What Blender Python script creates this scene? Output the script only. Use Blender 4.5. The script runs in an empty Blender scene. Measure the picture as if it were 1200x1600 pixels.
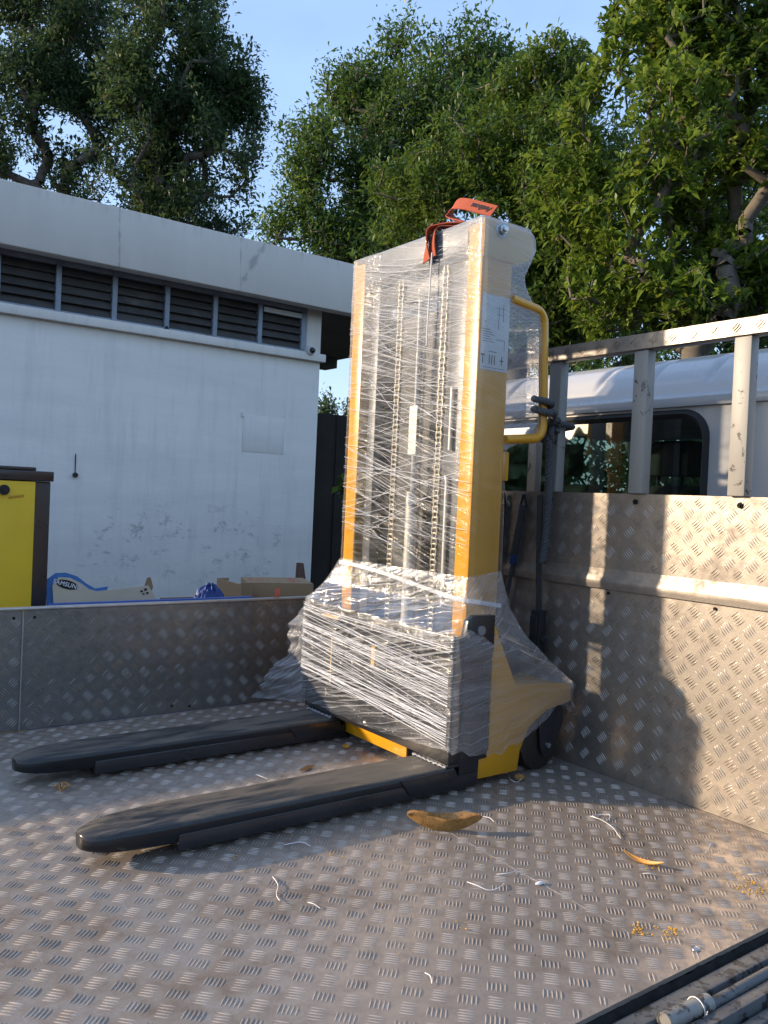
import bpy, bmesh, math, random
import numpy as np
from mathutils import Vector, Matrix, noise as mnoise

random.seed(7)
rng = np.random.default_rng(11)
sc = bpy.context.scene
COL = sc.collection

# ------------------------------------------------------------------ camera
YAW, PITCH, ROLL, FPX, CAM_H = math.radians(53.651), math.radians(-0.902), math.radians(2.5435), 1317.0, 0.95
_f = np.array([math.cos(YAW)*math.cos(PITCH), math.sin(YAW)*math.cos(PITCH), math.sin(PITCH)])
_r0 = np.array([math.sin(YAW), -math.cos(YAW), 0.0])
_u0 = np.cross(_r0, _f)
_r = math.cos(ROLL)*_r0 + math.sin(ROLL)*_u0
_u = -math.sin(ROLL)*_r0 + math.cos(ROLL)*_u0
CAM = np.array([0, 0, CAM_H])
cd = bpy.data.cameras.new('camera'); cam = bpy.data.objects.new('camera', cd); COL.objects.link(cam)
cd.sensor_fit = 'HORIZONTAL'; cd.sensor_width = 36.0; cd.lens = 36.0*FPX/1200.0
cd.clip_start = 0.05; cd.clip_end = 3000
cam.matrix_world = Matrix(((_r[0], _u[0], -_f[0], 0), (_r[1], _u[1], -_f[1], 0), (_r[2], _u[2], -_f[2], CAM_H), (0, 0, 0, 1)))
sc.camera = cam

# ------------------------------------------------------------------ world, sun, exposure
SUN = Vector((1.0, -0.74, -0.386)).normalized()       # direction the light travels
w = bpy.data.worlds.new('World'); sc.world = w; w.use_nodes = True
wn = w.node_tree.nodes; bg = wn['Background']
sky = wn.new('ShaderNodeTexSky'); sky.sky_type = 'NISHITA'; sky.sun_disc = False
sky.sun_elevation = math.asin(-SUN.z); sky.sun_rotation = math.atan2(-SUN.x, -SUN.y)
sky.air_density = 1.3; sky.dust_density = 1.2; sky.ozone_density = 2.0; sky.altitude = 10
# thin high haze veil over the clear sky
tcw = wn.new('ShaderNodeTexCoord'); mpw = wn.new('ShaderNodeMapping'); nzw = wn.new('ShaderNodeTexNoise'); rpw = wn.new('ShaderNodeValToRGB'); mxw = wn.new('ShaderNodeMix')
mpw.inputs['Scale'].default_value = (1.2, 2.2, 5); nzw.inputs['Scale'].default_value = 1.6; nzw.inputs['Detail'].default_value = 7; nzw.inputs['Roughness'].default_value = .6
w.node_tree.links.new(tcw.outputs['Generated'], mpw.inputs[0]); w.node_tree.links.new(mpw.outputs[0], nzw.inputs[0]); w.node_tree.links.new(nzw.outputs[0], rpw.inputs[0])
rpw.color_ramp.elements[0].position = .35; rpw.color_ramp.elements[0].color = (.30, .30, .30, 1); rpw.color_ramp.elements[1].position = .75; rpw.color_ramp.elements[1].color = (.52, .52, .52, 1)
mxw.data_type = 'RGBA'; w.node_tree.links.new(rpw.outputs[0], mxw.inputs[0]); w.node_tree.links.new(sky.outputs[0], mxw.inputs[6]); mxw.inputs[7].default_value = (3.3, 4.9, 8.4, 1)
w.node_tree.links.new(mxw.outputs[2], bg.inputs[0]); bg.inputs[1].default_value = 0.15
sl = bpy.data.lights.new('sun', 'SUN'); so = bpy.data.objects.new('sun', sl); COL.objects.link(so)
sl.energy = 4.6; sl.angle = math.radians(1.2); sl.color = (1.0, 0.79, 0.56)
so.rotation_euler = SUN.to_track_quat('-Z', 'Y').to_euler(); so.location = (-8, 6, 8)
sc.view_settings.view_transform = 'Standard'; sc.view_settings.look = 'None'
sc.view_settings.exposure = 0.6; sc.view_settings.gamma = 1
sc.render.engine = 'CYCLES'
cy = sc.cycles
cy.max_bounces = 8; cy.diffuse_bounces = 3; cy.glossy_bounces = 4; cy.transmission_bounces = 6
cy.transparent_max_bounces = 24; cy.use_denoising = True; cy.caustics_reflective = False; cy.caustics_refractive = False
cy.sample_clamp_indirect = 6

# ------------------------------------------------------------------ helpers
def ray(x, y): return _f + (x-600)/FPX*_r - (y-800)/FPX*_u
def at(x, y, ax, val):                                   # point of a calibrated plane
    d = ray(x, y); t = (val-CAM[ax])/d[ax]; return CAM + t*d
def atd(x, y, dep): return CAM + ray(x, y)*dep

ORG = {}
def tag(o, label=None, cat=None, group=None, kind=None):
    if label: o['label'] = label
    if cat: o['category'] = cat
    if group: o['group'] = group
    if kind: o['kind'] = kind
    return o
def thing(name, loc, label, cat, group=None):
    o = bpy.data.objects.new(name, None); COL.objects.link(o); o.location = loc
    o.empty_display_size = 0.1
    ORG[o.name] = np.array(loc, float)
    return tag(o, label, cat, group)
def struct(o): o['kind'] = 'structure'; return o

def link_mesh(name, me, mat, parent):
    o = bpy.data.objects.new(name, me); COL.objects.link(o)
    mats = mat if isinstance(mat, (list, tuple)) else [mat]
    if not me.materials:
        for m in mats: me.materials.append(m)
    off = np.zeros(3)
    if parent is not None:
        o.parent = parent; off = ORG[parent.name]
        me.transform(Matrix.Translation(Vector(-off)))
    ORG[o.name] = off
    return o

class MB:
    def __init__(s): s.v = []; s.f = []; s.m = []; s.cur = 0
    def add(s, vs, fs):
        b = len(s.v); s.v += [tuple(map(float, p)) for p in vs]
        s.f += [tuple(i+b for i in q) for q in fs]; s.m += [s.cur]*len(fs); return s
    def box(s, a, b):
        x0, y0, z0 = a; x1, y1, z1 = b
        return s.add([(x0,y0,z0),(x1,y0,z0),(x1,y1,z0),(x0,y1,z0),(x0,y0,z1),(x1,y0,z1),(x1,y1,z1),(x0,y1,z1)],
                     [(0,3,2,1),(4,5,6,7),(0,1,5,4),(1,2,6,5),(2,3,7,6),(3,0,4,7)])
    def prism(s, pts, axis, a, b):
        """closed polygon pts (2-D) extruded along axis from a to b"""
        def mk(p, t):
            q = list(p); q.insert(axis, t); return tuple(q)
        n = len(pts); vs = [mk(p, a) for p in pts]+[mk(p, b) for p in pts]
        fs = [tuple(range(n-1, -1, -1)), tuple(range(n, 2*n))]+[(i, (i+1) % n, n+(i+1) % n, n+i) for i in range(n)]
        return s.add(vs, fs)
    def tube(s, path, r, n=10, cap=True, closed=False):
        P = [Vector(p) for p in path]; m = len(P)
        rr = r if isinstance(r, (list, tuple, np.ndarray)) else [r]*m
        vs = []; up = None
        for i, p in enumerate(P):
            if closed: t = (P[(i+1) % m]-P[i-1])
            else: t = (P[min(i+1, m-1)]-P[max(i-1, 0)])
            if t.length < 1e-9: t = Vector((0, 0, 1))
            t.normalize()
            if up is None: up = Vector((0, 0, 1)) if abs(t.z) < .9 else Vector((1, 0, 0))
            a = (up - t*up.dot(t)); a.normalize(); up = a; b = t.cross(a)
            for k in range(n):
                an = 2*math.pi*k/n; vs.append(p+(a*math.cos(an)+b*math.sin(an))*rr[i])
        fs = []
        for i in range(m if closed else m-1):
            j = (i+1) % m
            for k in range(n):
                fs.append((i*n+k, i*n+(k+1) % n, j*n+(k+1) % n, j*n+k))
        if cap and not closed:
            fs.append(tuple(range(n-1, -1, -1))); fs.append(tuple((m-1)*n+k for k in range(n)))
        return s.add(vs, fs)
    def cyl(s, a, b, r, n=20): return s.tube([a, b], r, n)
    def ribbon(s, path, wdir, width, th):
        """a strap: path of points, width direction(s), real thickness"""
        P = [Vector(p) for p in path]; m = len(P); vs = []
        for i, p in enumerate(P):
            t = (P[min(i+1, m-1)]-P[max(i-1, 0)]).normalized()
            wd = Vector(wdir[i] if isinstance(wdir, list) else wdir)
            wd = (wd-t*wd.dot(t)).normalized(); nn = t.cross(wd)
            for a, b in ((-1, -1), (1, -1), (1, 1), (-1, 1)): vs.append(p+wd*width/2*a+nn*th/2*b)
        fs = []
        for i in range(m-1):
            for k in range(4): fs.append((i*4+k, i*4+(k+1) % 4, i*4+4+(k+1) % 4, i*4+4+k))
        fs += [(3, 2, 1, 0), tuple((m-1)*4+k for k in range(4))]
        return s.add(vs, fs)
    def grid(s, fn, nu, nv, closed_u=False):
        vs = [fn(i/(nu if closed_u else nu-1), j/(nv-1)) for j in range(nv) for i in range(nu)]
        fs = []
        for j in range(nv-1):
            for i in range(nu if closed_u else nu-1):
                k = (i+1) % nu; fs.append((j*nu+i, j*nu+k, (j+1)*nu+k, (j+1)*nu+i))
        return s.add(vs, fs)
    def build(s, name, mat, parent=None, bevel=0, seg=2, smooth=False, angle=40):
        me = bpy.data.meshes.new(name); me.from_pydata(s.v, [], s.f)
        if any(s.m): me.polygons.foreach_set('material_index', s.m)
        me.validate(); me.update()
        if bevel:
            bm = bmesh.new(); bm.from_mesh(me)
            bmesh.ops.remove_doubles(bm, verts=bm.verts, dist=1e-6)
            es = [e for e in bm.edges if len(e.link_faces) == 2 and e.calc_face_angle(0) > math.radians(35)]
            bmesh.ops.bevel(bm, geom=es, offset=bevel, segments=seg, affect='EDGES', profile=0.5, clamp_overlap=True)
            bm.to_mesh(me); bm.free()
        if smooth or bevel:
            me.shade_smooth()
            try: me.set_sharp_from_angle(angle=math.radians(angle))
            except Exception: pass
        return link_mesh(name, me, mat, parent)

def catmull(pts, n=8, closed=False):
    P = [Vector(p) for p in pts]; out = []; m = len(P)
    for i in range(m if closed else m-1):
        g = (lambda k: P[k % m]) if closed else (lambda k: P[max(0, min(m-1, k))])
        a, b, c, d = g(i-1), g(i), g(i+1), g(i+2)
        for k in range(n):
            t = k/n
            out.append(0.5*((2*b)+(c-a)*t+(2*a-5*b+4*c-d)*t*t+(3*b-a-3*c+d)*t**3))
    if not closed: out.append(P[-1])
    return out
def rope_mb(path, r=0.009, pitch=0.03, mb=None):
    """three twisted strands along a path"""
    mb = mb or MB(); P = [Vector(p) for p in path]; Q = [P[0]]
    for a, b in zip(P, P[1:]):
        k = max(1, int((b-a).length/(pitch/9)))
        Q += [a.lerp(b, (i+1)/k) for i in range(k)]
    L = 0; lens = [0]
    for a, b in zip(Q, Q[1:]): L += (b-a).length; lens.append(L)
    for s_ in range(3):
        vs = []; up = None
        for i, p in enumerate(Q):
            t = (Q[min(i+1, len(Q)-1)]-Q[max(i-1, 0)]).normalized()
            if up is None: up = Vector((0, 1, 0)) if abs(t.y) < .9 else Vector((1, 0, 0))
            a = (up-t*up.dot(t)).normalized(); up = a; b = t.cross(a)
            an = lens[i]/pitch*2*math.pi+s_*2.094
            vs.append(p+(a*math.cos(an)+b*math.sin(an))*r*.55)
        mb.tube(vs, r*.55, 6)
    return mb

# ------------------------------------------------------------------ materials
class NT:
    def __init__(s, name):
        s.m = bpy.data.materials.new(name); s.m.use_nodes = True; s.t = s.m.node_tree; s.n = s.t.nodes
        s.p = s.n['Principled BSDF']; s.out = s.n['Material Output']
        s.tc = s.n.new('ShaderNodeTexCoord'); s.obj = s.tc.outputs['Object']; s.uv = s.tc.outputs['UV']
    def L(s, a, b): s.t.links.new(a, b)
    def val(s, x, inp):
        if hasattr(x, 'links'): s.L(x, inp)
        else: inp.default_value = x
    def math(s, op, a, b=0.0, clamp=False):
        n = s.n.new('ShaderNodeMath'); n.operation = op; n.use_clamp = clamp
        s.val(a, n.inputs[0]); s.val(b, n.inputs[1]); return n.outputs[0]
    def sep(s, v):
        n = s.n.new('ShaderNodeSeparateXYZ'); s.L(v, n.inputs[0]); return n.outputs
    def comb(s, x, y, z=0.0):
        n = s.n.new('ShaderNodeCombineXYZ')
        for i, q in enumerate((x, y, z)): s.val(q, n.inputs[i])
        return n.outputs[0]
    def map(s, v, scale=(1, 1, 1), rot=(0, 0, 0), loc=(0, 0, 0)):
        n = s.n.new('ShaderNodeMapping'); s.L(v, n.inputs[0]); n.inputs['Scale'].default_value = scale
        n.inputs['Rotation'].default_value = rot; n.inputs['Location'].default_value = loc; return n.outputs[0]
    def noise(s, v, scale=5, detail=4, rough=.55, dist=0):
        n = s.n.new('ShaderNodeTexNoise'); s.L(v, n.inputs['Vector']); n.inputs['Scale'].default_value = scale
        n.inputs['Detail'].default_value = detail; n.inputs['Roughness'].default_value = rough
        n.inputs['Distortion'].default_value = dist; return n.outputs[0]
    def ramp(s, v, stops):
        n = s.n.new('ShaderNodeValToRGB'); s.L(v, n.inputs[0]); e = n.color_ramp.elements
        while len(e) < len(stops): e.new(0.5)
        for q, (p, c) in zip(e, stops):
            q.position = p; q.color = (c, c, c, 1) if isinstance(c, (int, float)) else (*c, 1)
        return n.outputs[0]
    def mix(s, f, a, b):
        n = s.n.new('ShaderNodeMix'); n.data_type = 'RGBA'; s.val(f, n.inputs[0])
        for q, i in ((a, 6), (b, 7)):
            if hasattr(q, 'links'): s.L(q, n.inputs[i])
            else: n.inputs[i].default_value = (*q, 1)
        return n.outputs[2]
    def bump(s, h, strength=.3, dist=.002, prev=None):
        n = s.n.new('ShaderNodeBump'); s.L(h, n.inputs['Height']); n.inputs['Strength'].default_value = strength
        n.inputs['Distance'].default_value = dist
        if prev: s.L(prev, n.inputs['Normal'])
        return n.outputs[0]
    def set(s, **k):
        for a, b in k.items():
            i = s.p.inputs[{'base': 'Base Color', 'rough': 'Roughness', 'metal': 'Metallic', 'normal': 'Normal', 'spec': 'Specular IOR Level',
                            'coat': 'Coat Weight', 'coatr': 'Coat Roughness', 'ior': 'IOR', 'trans': 'Transmission Weight', 'alpha': 'Alpha'}[a]]
            if hasattr(b, 'links'): s.L(b, i)
            elif isinstance(b, tuple) and len(b) == 3: i.default_value = (*b, 1)
            else: i.default_value = b
        return s.m

def paint(name, col, col2=None, rough=.4, metal=0, scale=14, bump=.1, dirt=None, dirt_at=(.55, .75), coat=0, rv=.12):
    t = NT(name); c2 = col2 or tuple(x*.8 for x in col)
    n1 = t.noise(t.obj, scale, 6, .6); n2 = t.noise(t.obj, scale*9, 3, .6)
    c = t.mix(t.ramp(n1, [(.3, 0), (.7, 1)]), col, c2)
    if dirt:
        c = t.mix(t.ramp(t.noise(t.map(t.obj, loc=(3, 5, 1)), scale*.5, 8, .7, .3), [(dirt_at[0], 0), (dirt_at[1], 1)]), c, dirt)
    r = t.math('ADD', t.math('MULTIPLY', n1, rv*2), rough-rv, True)
    return t.set(base=c, rough=r, metal=metal, coat=coat, coatr=.15, normal=t.bump(n2, bump, .002))

def alu(name, c1, c2, dirt, metal=.85, rough=.42, dirt_at=(.5, .75), bump=.12):
    t = NT(name)
    n1 = t.noise(t.obj, 2.3, 7, .65, .4); n2 = t.noise(t.obj, 19, 6, .65, .2); n3 = t.noise(t.obj, 160, 3, .6)
    scr = t.noise(t.map(t.obj, (3, 150, 90), (0.2, .1, .6)), 1.0, 4, .7); scr2 = t.noise(t.map(t.obj, (120, 4, 60), (0.1, .4, .3)), 1.0, 4, .7)
    c = t.mix(t.ramp(n2, [(.3, 0), (.7, 1)]), c1, c2)
    dm = t.ramp(t.math('ADD', t.math('MULTIPLY', n1, .65), t.math('MULTIPLY', n2, .35)), [(dirt_at[0], 0), (dirt_at[1], 1)])
    c = t.mix(dm, c, dirt)
    lines = t.ramp(t.math('MAXIMUM', scr, scr2), [(.66, 0), (.74, 1)])
    c = t.mix(t.math('MULTIPLY', lines, .35), c, (.8, .78, .74))
    r = t.math('ADD', t.math('MULTIPLY', n2, .22), t.math('ADD', rough-.11, t.math('MULTIPLY', dm, .22)), True)
    m = t.math('MULTIPLY', t.math('SUBTRACT', 1.0, t.math('MULTIPLY', dm, .7)), metal)
    nb = t.bump(n3, bump, .0015); nb = t.bump(n1, .35, .01, nb)
    return t.set(base=c, rough=r, metal=m, normal=nb)

def painted_metal_chipped(name, col, under, lo=.60, hi=.63, scale=16):
    t = NT(name)
    n = t.noise(t.obj, scale, 8, .72, .3); n2 = t.noise(t.map(t.obj, (1, 1, .3)), scale*.4, 6, .6)
    chip = t.ramp(n, [(lo, 0), (hi, 1)])
    c = t.mix(t.ramp(n2, [(.35, 0), (.7, 1)]), col, tuple(x*.72 for x in col))
    c = t.mix(chip, c, under)
    return t.set(base=c, rough=t.math('ADD', t.math('MULTIPLY', n2, .25), .35), normal=t.bump(t.math('SUBTRACT', 1.0, chip), .5, .001))

M = {}
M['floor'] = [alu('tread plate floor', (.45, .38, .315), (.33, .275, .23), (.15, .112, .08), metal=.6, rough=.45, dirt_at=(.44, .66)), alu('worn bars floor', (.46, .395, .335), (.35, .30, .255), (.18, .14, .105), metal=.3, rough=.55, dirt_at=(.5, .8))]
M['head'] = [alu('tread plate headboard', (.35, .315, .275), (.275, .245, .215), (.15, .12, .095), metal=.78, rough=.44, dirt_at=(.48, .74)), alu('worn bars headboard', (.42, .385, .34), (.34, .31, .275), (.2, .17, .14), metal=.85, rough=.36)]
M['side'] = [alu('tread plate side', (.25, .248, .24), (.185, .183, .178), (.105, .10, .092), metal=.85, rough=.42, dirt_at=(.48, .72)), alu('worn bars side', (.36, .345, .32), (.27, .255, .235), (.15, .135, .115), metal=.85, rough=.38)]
M['trim'] = alu('aluminium trim', (.48, .47, .46), (.38, .38, .38), (.25, .23, .2), metal=.85, rough=.38)
M['post'] = painted_metal_chipped('post paint', (.33, .315, .285), (.07, .06, .05), .60, .63, 12)
M['rail'] = painted_metal_chipped('rail paint', (.10, .105, .108), (.012, .012, .012), .53, .58, 30)
M['grime'] = paint('grime', (.012, .011, .010), (.03, .027, .025), .85, scale=30, bump=.5)
M['grime'].node_tree.nodes['Principled BSDF'].inputs['Specular IOR Level'].default_value = .1
M['yellow'] = paint('yellow paint', (.70, .33, .008), (.64, .295, .007), .3, scale=5, bump=.03, coat=.35, dirt=(.55, .28, .02), dirt_at=(.7, .9))
M['cream'] = paint('cream paint', (.78, .50, .16), (.72, .44, .12), .4, scale=5, bump=.05)
M['black'] = paint('black paint', (.014, .015, .018), (.022, .022, .025), .3, scale=8, bump=.08, coat=.2)
def fork_mat():
    t = NT('worn black fork')
    n = t.noise(t.map(t.obj, (1.2, 6, 3)), 3, 8, .7, .5); n2 = t.noise(t.obj, 60, 4, .6)
    nz = t.n.new('ShaderNodeNewGeometry'); z = t.sep(nz.outputs['Normal'])[2]
    top = t.ramp(z, [(.6, 0), (.95, 1)])
    wear = t.math('MULTIPLY', t.ramp(n, [(.42, 0), (.56, 1)]), top)
    c = t.mix(wear, (.012, .013, .015), (.105, .088, .068))
    c = t.mix(t.math('MULTIPLY', t.ramp(t.noise(t.map(t.obj, (2, 9, 4), loc=(4, 2, 0)), 5, 8, .75, 1.0), [(.6, 0), (.68, 1)]), top), c, (.01, .01, .01))
    sc_ = t.ramp(t.noise(t.map(t.obj, (2.5, 60, 40), (0, 0, .12)), 1.0, 5, .7), [(.62, 0), (.68, 1)])
    c = t.mix(t.math('MULTIPLY', sc_, .5), c, (.12, .115, .105))
    chip = t.ramp(t.noise(t.map(t.obj, (6, 14, 14)), 6, 8, .75, .5), [(.68, 0), (.70, 1)])
    c = t.mix(t.math('MULTIPLY', chip, .8), c, (.17, .14, .11))
    gm = t.n.new('ShaderNodeNewGeometry'); pt = t.ramp(gm.outputs['Pointiness'], [(.53, 0), (.60, 1)])
    c = t.mix(t.math('MULTIPLY', pt, .5), c, (.2, .19, .18))
    return t.set(base=c, rough=t.math('ADD', t.math('MULTIPLY', wear, .36), .30), spec=.35, coat=.08, coatr=.2, normal=t.bump(n2, .12, .001))
M['fork'] = fork_mat()
M['darkgrey'] = paint('dark grey steel', (.018, .021, .028), (.028, .031, .04), .45, scale=8)
M['midgrey'] = paint('grey steel', (.28, .29, .31), (.22, .23, .25), .35, metal=.3)
M['innergrey'] = paint('inner mast steel', (.10, .11, .13), (.07, .08, .095), .4, metal=.2)
M['chrome'] = paint('piston steel', (.72, .70, .64), (.58, .56, .5), .35, metal=.35, scale=30)
M['chain'] = paint('chain steel', (.5, .46, .38), (.32, .3, .26), .38, metal=.8, scale=60)
M['zinc'] = paint('zinc bolt', (.55, .58, .62), (.45, .48, .5), .3, metal=.9)
M['rubber'] = paint('rubber', (.012, .012, .012), (.02, .02, .02), .75)
M['wheel'] = paint('wheel polyurethane', (.02, .018, .016), (.03, .02, .015), .45)
def wall_mat():
    t = NT('white wall paint')
    o = t.obj
    n1 = t.noise(t.map(o, (.5, .5, 2.5)), 2.2, 7, .6); n2 = t.noise(t.map(o, (1, 1, 1.6)), 4.5, 12, .82, .25); n3 = t.noise(t.map(o, (4, 4, .4)), 3, 6, .65)
    c = t.mix(t.ramp(n1, [(.3, 0), (.7, 1)]), (.82, .765, .69), (.72, .675, .615))
    x, y, z = t.sep(o)
    zm = t.math('MULTIPLY', t.ramp(t.math('MULTIPLY', z, .25), [(.25, 0), (.31, 1), (.40, 1), (.46, 0)]),
                t.ramp(t.math('MULTIPLY', x, .2), [(.08, 0), (.16, 1), (.46, 1), (.52, 0)]))
    sc_ = t.math('MULTIPLY', t.ramp(n2, [(.545, 0), (.575, 1)]), zm)
    c = t.mix(t.math('MULTIPLY', sc_, .55), c, (.25, .24, .235))
    lo = t.math('MULTIPLY', t.ramp(t.noise(o, 7, 8, .75), [(.68, 0), (.72, 1)]), .4)
    c = t.mix(lo, c, (.42, .40, .38))
    c = t.mix(t.math('MULTIPLY', t.ramp(n3, [(.5, 0), (.8, 1)]), .45), c, (.50, .49, .47))
    return t.set(base=c, rough=.75, normal=t.bump(t.noise(t.map(o, (1, 1, 4)), 14, 5, .6), .25, .006))
M['wall'] = wall_mat()
def fascia_mat():
    t = NT('fascia plaster')
    o = t.obj
    n1 = t.noise(t.map(o, (1.5, 1, .35)), 2.5, 8, .65); n2 = t.noise(o, 12, 6, .65)
    c = t.mix(t.ramp(n1, [(.3, 0), (.75, 1)]), (.68, .625, .555), (.61, .56, .50))
    x, y, z = t.sep(o)
    drip = t.math('MULTIPLY', t.ramp(t.math('MULTIPLY', t.math('SUBTRACT', t.math('SUBTRACT', z, 3.9), t.math('MULTIPLY', n2, .12)), 1.0), [(.10, 0), (.26, 1)]), t.ramp(t.noise(t.map(o, (5, 1, .3)), 3, 6, .7), [(.5, 0), (.7, 1)]))
    c = t.mix(t.math('MULTIPLY', drip, .6), c, (.24, .22, .20))
    v = t.n.new('ShaderNodeTexVoronoi'); v.feature = 'DISTANCE_TO_EDGE'; t.L(t.map(o, (.75, .3, .09), (0, .15, 0)), v.inputs['Vector']); v.inputs['Scale'].default_value = 1.2
    dd = t.math('ADD', v.outputs['Distance'], t.math('MULTIPLY', t.math('SUBTRACT', n2, .5), .03))
    cr = t.ramp(dd, [(.0, 1), (.006, 0)])
    c = t.mix(t.math('MULTIPLY', cr, .5), c, (.22, .2, .19))
    return t.set(base=c, rough=.85, normal=t.bump(n2, .2, .005))
M['fascia'] = fascia_mat()
M['soffit'] = paint('dark soffit', (.11, .105, .10), (.08, .078, .07), .9, scale=2)
M['louvre'] = paint('louvre slat', (.085, .08, .075), (.055, .052, .05), .55, scale=9, dirt=(.14, .13, .12))
M['bluegrey'] = paint('blue grey frame', (.30, .35, .42), (.24, .28, .34), .5, scale=8, dirt=(.16, .15, .14), dirt_at=(.6, .7))
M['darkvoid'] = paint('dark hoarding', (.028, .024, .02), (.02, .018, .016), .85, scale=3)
M['white_plastic'] = paint('white plastic', (.75, .75, .74), None, .35)
M['blackgloss'] = paint('camera lens', (.01, .01, .012), None, .12)
M['asphalt'] = paint('asphalt', (.07, .068, .064), (.05, .05, .05), .9, scale=25, bump=.5, dirt=(.1, .09, .075))
M['cardboard'] = paint('cardboard', (.33, .22, .12), (.29, .19, .10), .85, scale=6, bump=.1)
M['cardcream'] = paint('cream card', (.62, .54, .38), (.56, .49, .34), .8, scale=4, bump=.05)
M['cardblue'] = paint('blue card', (.06, .20, .48), (.05, .17, .42), .6)
M['bluepl'] = paint('blue plastic', (.02, .09, .38), (.02, .07, .3), .45)
M['tarp'] = paint('blue tarp', (.015, .05, .22), (.01, .04, .16), .5, bump=.4)
M['cab_white'] = paint('cab white paint', (.44, .44, .44), (.41, .41, .41), .28, scale=2, bump=.02, coat=.4, dirt=(.36, .34, .31), dirt_at=(.6, .8))
M['cab_in'] = paint('cab interior', (.022, .023, .026), (.03, .03, .03), .7)
M['seat'] = paint('seat fabric', (.03, .03, .035), None, .85)
M['ink'] = paint('black ink', (.012, .012, .012), None, .6)
M['white'] = paint('white print', (.8, .8, .8), None, .5)
M['redink'] = paint('red print', (.45, .06, .04), None, .7)
M['label'] = paint('sticker', (.62, .63, .62), (.55, .56, .56), .5)
M['red'] = paint('red plastic', (.45, .03, .02), (.3, .02, .015), .5)
M['coral'] = paint('coral tape', (.75, .18, .12), None, .5)
M['wood'] = paint('brown wood', (.13, .06, .035), (.09, .045, .03), .7, scale=20)
def webbing(name, c1, c2, sc1=900):
    t = NT(name); n = t.noise(t.obj, 90, 5, .7); n2 = t.noise(t.obj, 14, 5, .6)
    wv = t.n.new('ShaderNodeTexWave'); wv.inputs['Scale'].default_value = 130; t.L(t.obj, wv.inputs[0]); wv.bands_direction = 'DIAGONAL'
    c = t.mix(n2, c1, c2); c = t.mix(t.math('MULTIPLY', n, .5), c, tuple(x*.5 for x in c1))
    return t.set(base=c, rough=.85, normal=t.bump(t.math('ADD', wv.outputs[1], n), .6, .0015))
M['orange_web'] = webbing('orange webbing', (.50, .105, .045), (.38, .08, .04))
M['grey_web'] = webbing('dark webbing', (.05, .05, .052), (.09, .085, .08))
M['blue_web'] = webbing('blue webbing', (.03, .06, .22), (.03, .05, .16))
M['rope'] = webbing('grey rope', (.13, .14, .145), (.075, .08, .085))
M['string'] = paint('white string', (.78, .76, .74), None, .6)
M['crumb'] = paint('yellow crumbs', (.62, .33, .03), (.5, .25, .02), .8)
def dry_leaf_mat():
    t = NT('dry leaf'); n = t.noise(t.obj, 45, 8, .75, .6); n2 = t.noise(t.obj, 170, 5, .75)
    wv = t.n.new('ShaderNodeTexWave'); wv.inputs['Scale'].default_value = 28; wv.inputs['Distortion'].default_value = 2.5; t.L(t.map(t.obj, (1, -.7, .3)), wv.inputs[0])
    c = t.ramp(n, [(.3, (.20, .085, .022)), (.5, (.38, .19, .05)), (.72, (.50, .30, .10))])
    c = t.mix(t.ramp(n2, [(.56, 0), (.64, 1)]), c, (.10, .045, .018))
    c = t.mix(t.math('MULTIPLY', t.ramp(wv.outputs[1], [(.85, 0), (.97, 1)]), .12), c, (.55, .36, .15))
    return t.set(base=c, rough=.6, normal=t.bump(n2, .6, .001))
M['dryleaf'] = dry_leaf_mat()
def glass(name, tint, refl=.12):
    t = NT(name); t.n.remove(t.p)
    tr = t.n.new('ShaderNodeBsdfTransparent'); tr.inputs[0].default_value = (*tint, 1)
    gl = t.n.new('ShaderNodeBsdfGlossy'); gl.inputs['Roughness'].default_value = .02
    fr = t.n.new('ShaderNodeFresnel'); fr.inputs[0].default_value = 1.5
    mx = t.n.new('ShaderNodeMixShader'); t.L(t.math('ADD', t.math('MULTIPLY', fr.outputs[0], .9), refl*.3, True), mx.inputs[0])
    t.L(tr.outputs[0], mx.inputs[1]); t.L(gl.outputs[0], mx.inputs[2]); t.L(mx.outputs[0], t.out.inputs[0]); return t.m
M['glass'] = glass('tinted glass', (.42, .56, .50))
M['glass2'] = glass('windscreen glass', (.62, .75, .70))

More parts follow.
